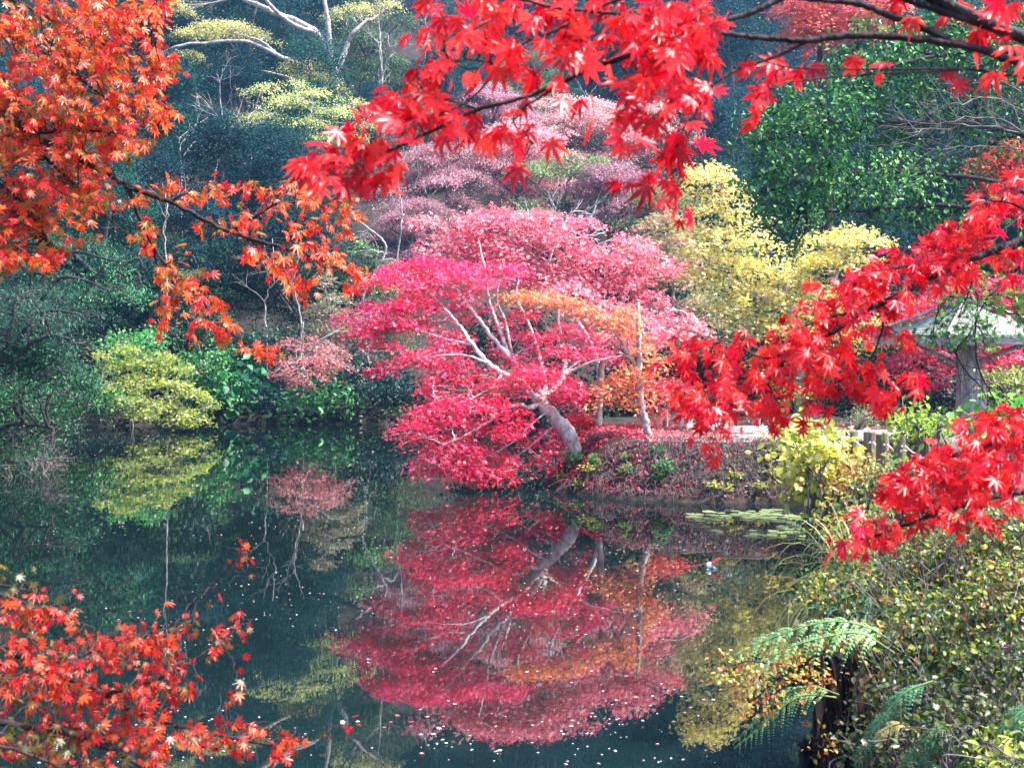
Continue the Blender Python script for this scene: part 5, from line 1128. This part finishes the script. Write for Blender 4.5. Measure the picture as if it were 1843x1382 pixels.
bough('lower red maple bough at the right edge hanging over the yellow green shrubs',
      [([(2010, 860), (1900, 874), (1843, 885), (1771, 898), (1701, 920), (1646, 940), (1600, 955), (1550, 975)], .010, .003), ([(2000, 740), (1900, 770), (1800, 795), (1730, 815), (1680, 840), (1640, 870)], .009, .003), ([(1800, 795), (1780, 840), (1740, 870)], .004, .002)],
      [(1785, 775, 56, 40, 32), (1725, 800, 46, 36, 25), (1825, 750, 36, 36, 18), (1685, 840, 46, 36, 25), (1640, 865, 46, 26, 18), (1745, 855, 56, 36, 30), (1805, 845, 46, 46, 30), (1640, 908, 56, 28, 24), (1705, 898, 46, 26, 20), (1585, 948, 36, 26, 14), (1600, 978, 22, 18, 7), (1502, 985, 14, 10, 3), (1720, 930, 36, 16, 7), (1790, 918, 36, 18, 9), (1830, 890, 18, 36, 7), (1560, 975, 14, 18, 4), (1545, 935, 18, 14, 5)],
      3.0, .064, RED, 903, (-.45, -.1, -.75), 1.8, rnd=.5, per=5)
rng = np.random.default_rng(95); cl = []
def inside(u, v, poly):
    r = False
    for (x1, y1), (x2, y2) in zip(poly, poly[1:] + poly[:1]):
        if (y1 > v) != (y2 > v) and u < (x2 - x1) * (v - y1) / (y2 - y1) + x1: r = not r
    return r
PL = [(-60, -40), (305, -40), (325, 70), (320, 110), (265, 170), (305, 215), (290, 260), (230, 290), (200, 350), (120, 400), (95, 470), (20, 490), (-60, 480)]
while len(cl) < 125:
    u, v = rng.uniform(-60, 330), rng.uniform(-40, 490)
    if inside(u, v, PL): cl.append((u, v, 36, 24, int(rng.integers(15, 22))))
cl += [(300, 345, 55, 24, 20), (380, 352, 55, 24, 20), (450, 345, 55, 20, 15), (530, 345, 55, 26, 20), (610, 352, 36, 34, 14), (400, 392, 46, 18, 12), (470, 402, 55, 20, 17), (560, 402, 55, 26, 26), (620, 402, 30, 26, 13), (500, 452, 60, 26, 28), (572, 452, 46, 34, 26), (622, 482, 30, 34, 16), (640, 522, 26, 12, 5), (520, 500, 46, 26, 15), (560, 512, 36, 20, 10),
       (460, 460, 26, 16, 6), (290, 442, 36, 26, 13), (300, 500, 36, 36, 22), (340, 522, 46, 36, 26), (300, 552, 36, 26, 13), (392, 562, 36, 22, 13), (422, 602, 36, 22, 13), (470, 630, 28, 20, 13), (362, 602, 36, 18, 9), (300, 582, 36, 12, 7), (490, 648, 12, 10, 3), (200, 372, 55, 34, 26), (150, 332, 50, 34, 26), (250, 400, 36, 26, 12), (60, 455, 40, 24, 10), (130, 430, 34, 24, 9)]
bough('dense orange red maple bough filling the upper left with small star leaves',
      [([(-160, 150), (0, 205), (60, 242), (111, 272), (168, 299), (235, 336), (303, 363), (414, 417), (505, 444), (572, 464), (640, 500)], .020, .004), ([(229, 336), (240, 360), (249, 387), (269, 430), (276, 443), (303, 484), (353, 531), (400, 585), (430, 610), (490, 645)], .009, .002), ([(414, 417), (460, 390), (505, 365), (572, 368), (620, 350)], .007, .002),
       ([(-150, 130), (0, 192), (40, 230), (84, 286), (135, 333), (188, 387), (240, 430)], .011, .003), ([(-100, -120), (40, -60), (161, -2), (215, 47), (256, 94), (296, 141)], .010, .003), ([(-140, 40), (0, 60), (100, 110), (180, 170), (260, 230)], .010, .003), ([(-140, -60), (20, 0), (120, 50), (230, 100)], .010, .003),
       ([(-130, 260), (0, 330), (60, 390), (90, 440)], .008, .002), ([(60, 242), (130, 235), (210, 240), (290, 250)], .007, .002), ([(303, 363), (350, 345), (420, 340)], .005, .002), ([(276, 443), (285, 500), (290, 560)], .004, .002)],
      cl, 4.5, .061, ORA, 904, (.35, -.1, -.75), 1.6, rnd=.55, per=5, deep=.55, mix=.5, sc=1.6)
ORA_SHADE = [(206, 32, 24), (214, 58, 32), (178, 22, 26), (206, 84, 36), (112, 76, 34), (198, 34, 38), (146, 18, 26), (92, 70, 34)]; GRL = [(90, 90, 34), (112, 96, 34), (70, 78, 34)]  # first palette is darkened, painting the lower-left bough's shade into its leaves
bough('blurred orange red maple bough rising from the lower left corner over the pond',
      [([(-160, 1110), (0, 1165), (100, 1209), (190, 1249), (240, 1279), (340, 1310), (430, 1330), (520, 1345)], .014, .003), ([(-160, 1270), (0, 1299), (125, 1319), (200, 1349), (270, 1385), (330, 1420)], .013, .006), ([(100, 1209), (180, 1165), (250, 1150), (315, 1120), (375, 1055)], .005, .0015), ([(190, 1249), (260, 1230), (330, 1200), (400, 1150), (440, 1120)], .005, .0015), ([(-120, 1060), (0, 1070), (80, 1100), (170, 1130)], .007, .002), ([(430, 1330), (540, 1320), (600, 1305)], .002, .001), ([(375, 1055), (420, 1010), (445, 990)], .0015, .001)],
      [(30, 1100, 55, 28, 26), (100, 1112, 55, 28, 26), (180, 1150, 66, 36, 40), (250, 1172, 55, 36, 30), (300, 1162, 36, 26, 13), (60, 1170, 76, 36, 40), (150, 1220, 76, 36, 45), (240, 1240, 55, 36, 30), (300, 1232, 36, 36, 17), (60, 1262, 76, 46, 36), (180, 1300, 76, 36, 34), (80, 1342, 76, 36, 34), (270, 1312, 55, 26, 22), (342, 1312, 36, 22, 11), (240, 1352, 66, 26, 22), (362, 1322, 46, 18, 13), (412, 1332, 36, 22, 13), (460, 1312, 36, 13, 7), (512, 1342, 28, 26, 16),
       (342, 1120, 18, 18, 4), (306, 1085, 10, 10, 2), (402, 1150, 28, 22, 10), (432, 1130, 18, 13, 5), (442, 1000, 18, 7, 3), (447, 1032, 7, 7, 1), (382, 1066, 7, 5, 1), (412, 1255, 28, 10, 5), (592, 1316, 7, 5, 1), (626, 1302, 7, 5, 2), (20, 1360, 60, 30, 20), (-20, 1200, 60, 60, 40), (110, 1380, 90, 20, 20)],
      3.4, .044, ORA_SHADE, 905, (.35, -.1, -.75), 2.4, rnd=.55, per=5, deep=.4, mix=.5, sc=2.2)
bough('olive green maple leaves of a shaded bough at the left edge above the orange leaves',
      [([(-320, 1200), (-160, 1070), (-40, 1050), (30, 1058), (70, 1068)], .006, .002), ([(-320, 1200), (-160, 1340), (-20, 1340), (60, 1360), (130, 1390)], .006, .003)], [(15, 1045, 50, 26, 16), (60, 1062, 30, 18, 7), (110, 1340, 60, 30, 16), (40, 1330, 50, 40, 18), (170, 1372, 60, 14, 10)], 2.7, .036, GRL, 906, (.35, -.1, -.75), rnd=.55, per=4)

# ------------------------------------------------------------------ haze in the valley
g = Geo(); x0, x1, y0, y1, z0, z1 = -112, 112, -47, 190, -3.0, 96
V = [(x, y, z) for z in (z0, z1) for y in (y0, y1) for x in (x0, x1)]
g.add(V, [(0, 2, 3, 1), (4, 5, 7, 6), (0, 1, 5, 4), (2, 6, 7, 3), (0, 4, 6, 2), (1, 3, 7, 5)])
m, nt, out = nmat('haze'); pv = nt.nodes.new('ShaderNodeVolumePrincipled'); pv.inputs['Color'].default_value = (.24, .56, 1.0, 1); pv.inputs['Density'].default_value = .0008; pv.inputs['Anisotropy'].default_value = .5
nt.links.new(pv.outputs[0], out.inputs['Volume'])
tag(link('haze', g.mesh('haze', m)), kind='stuff')
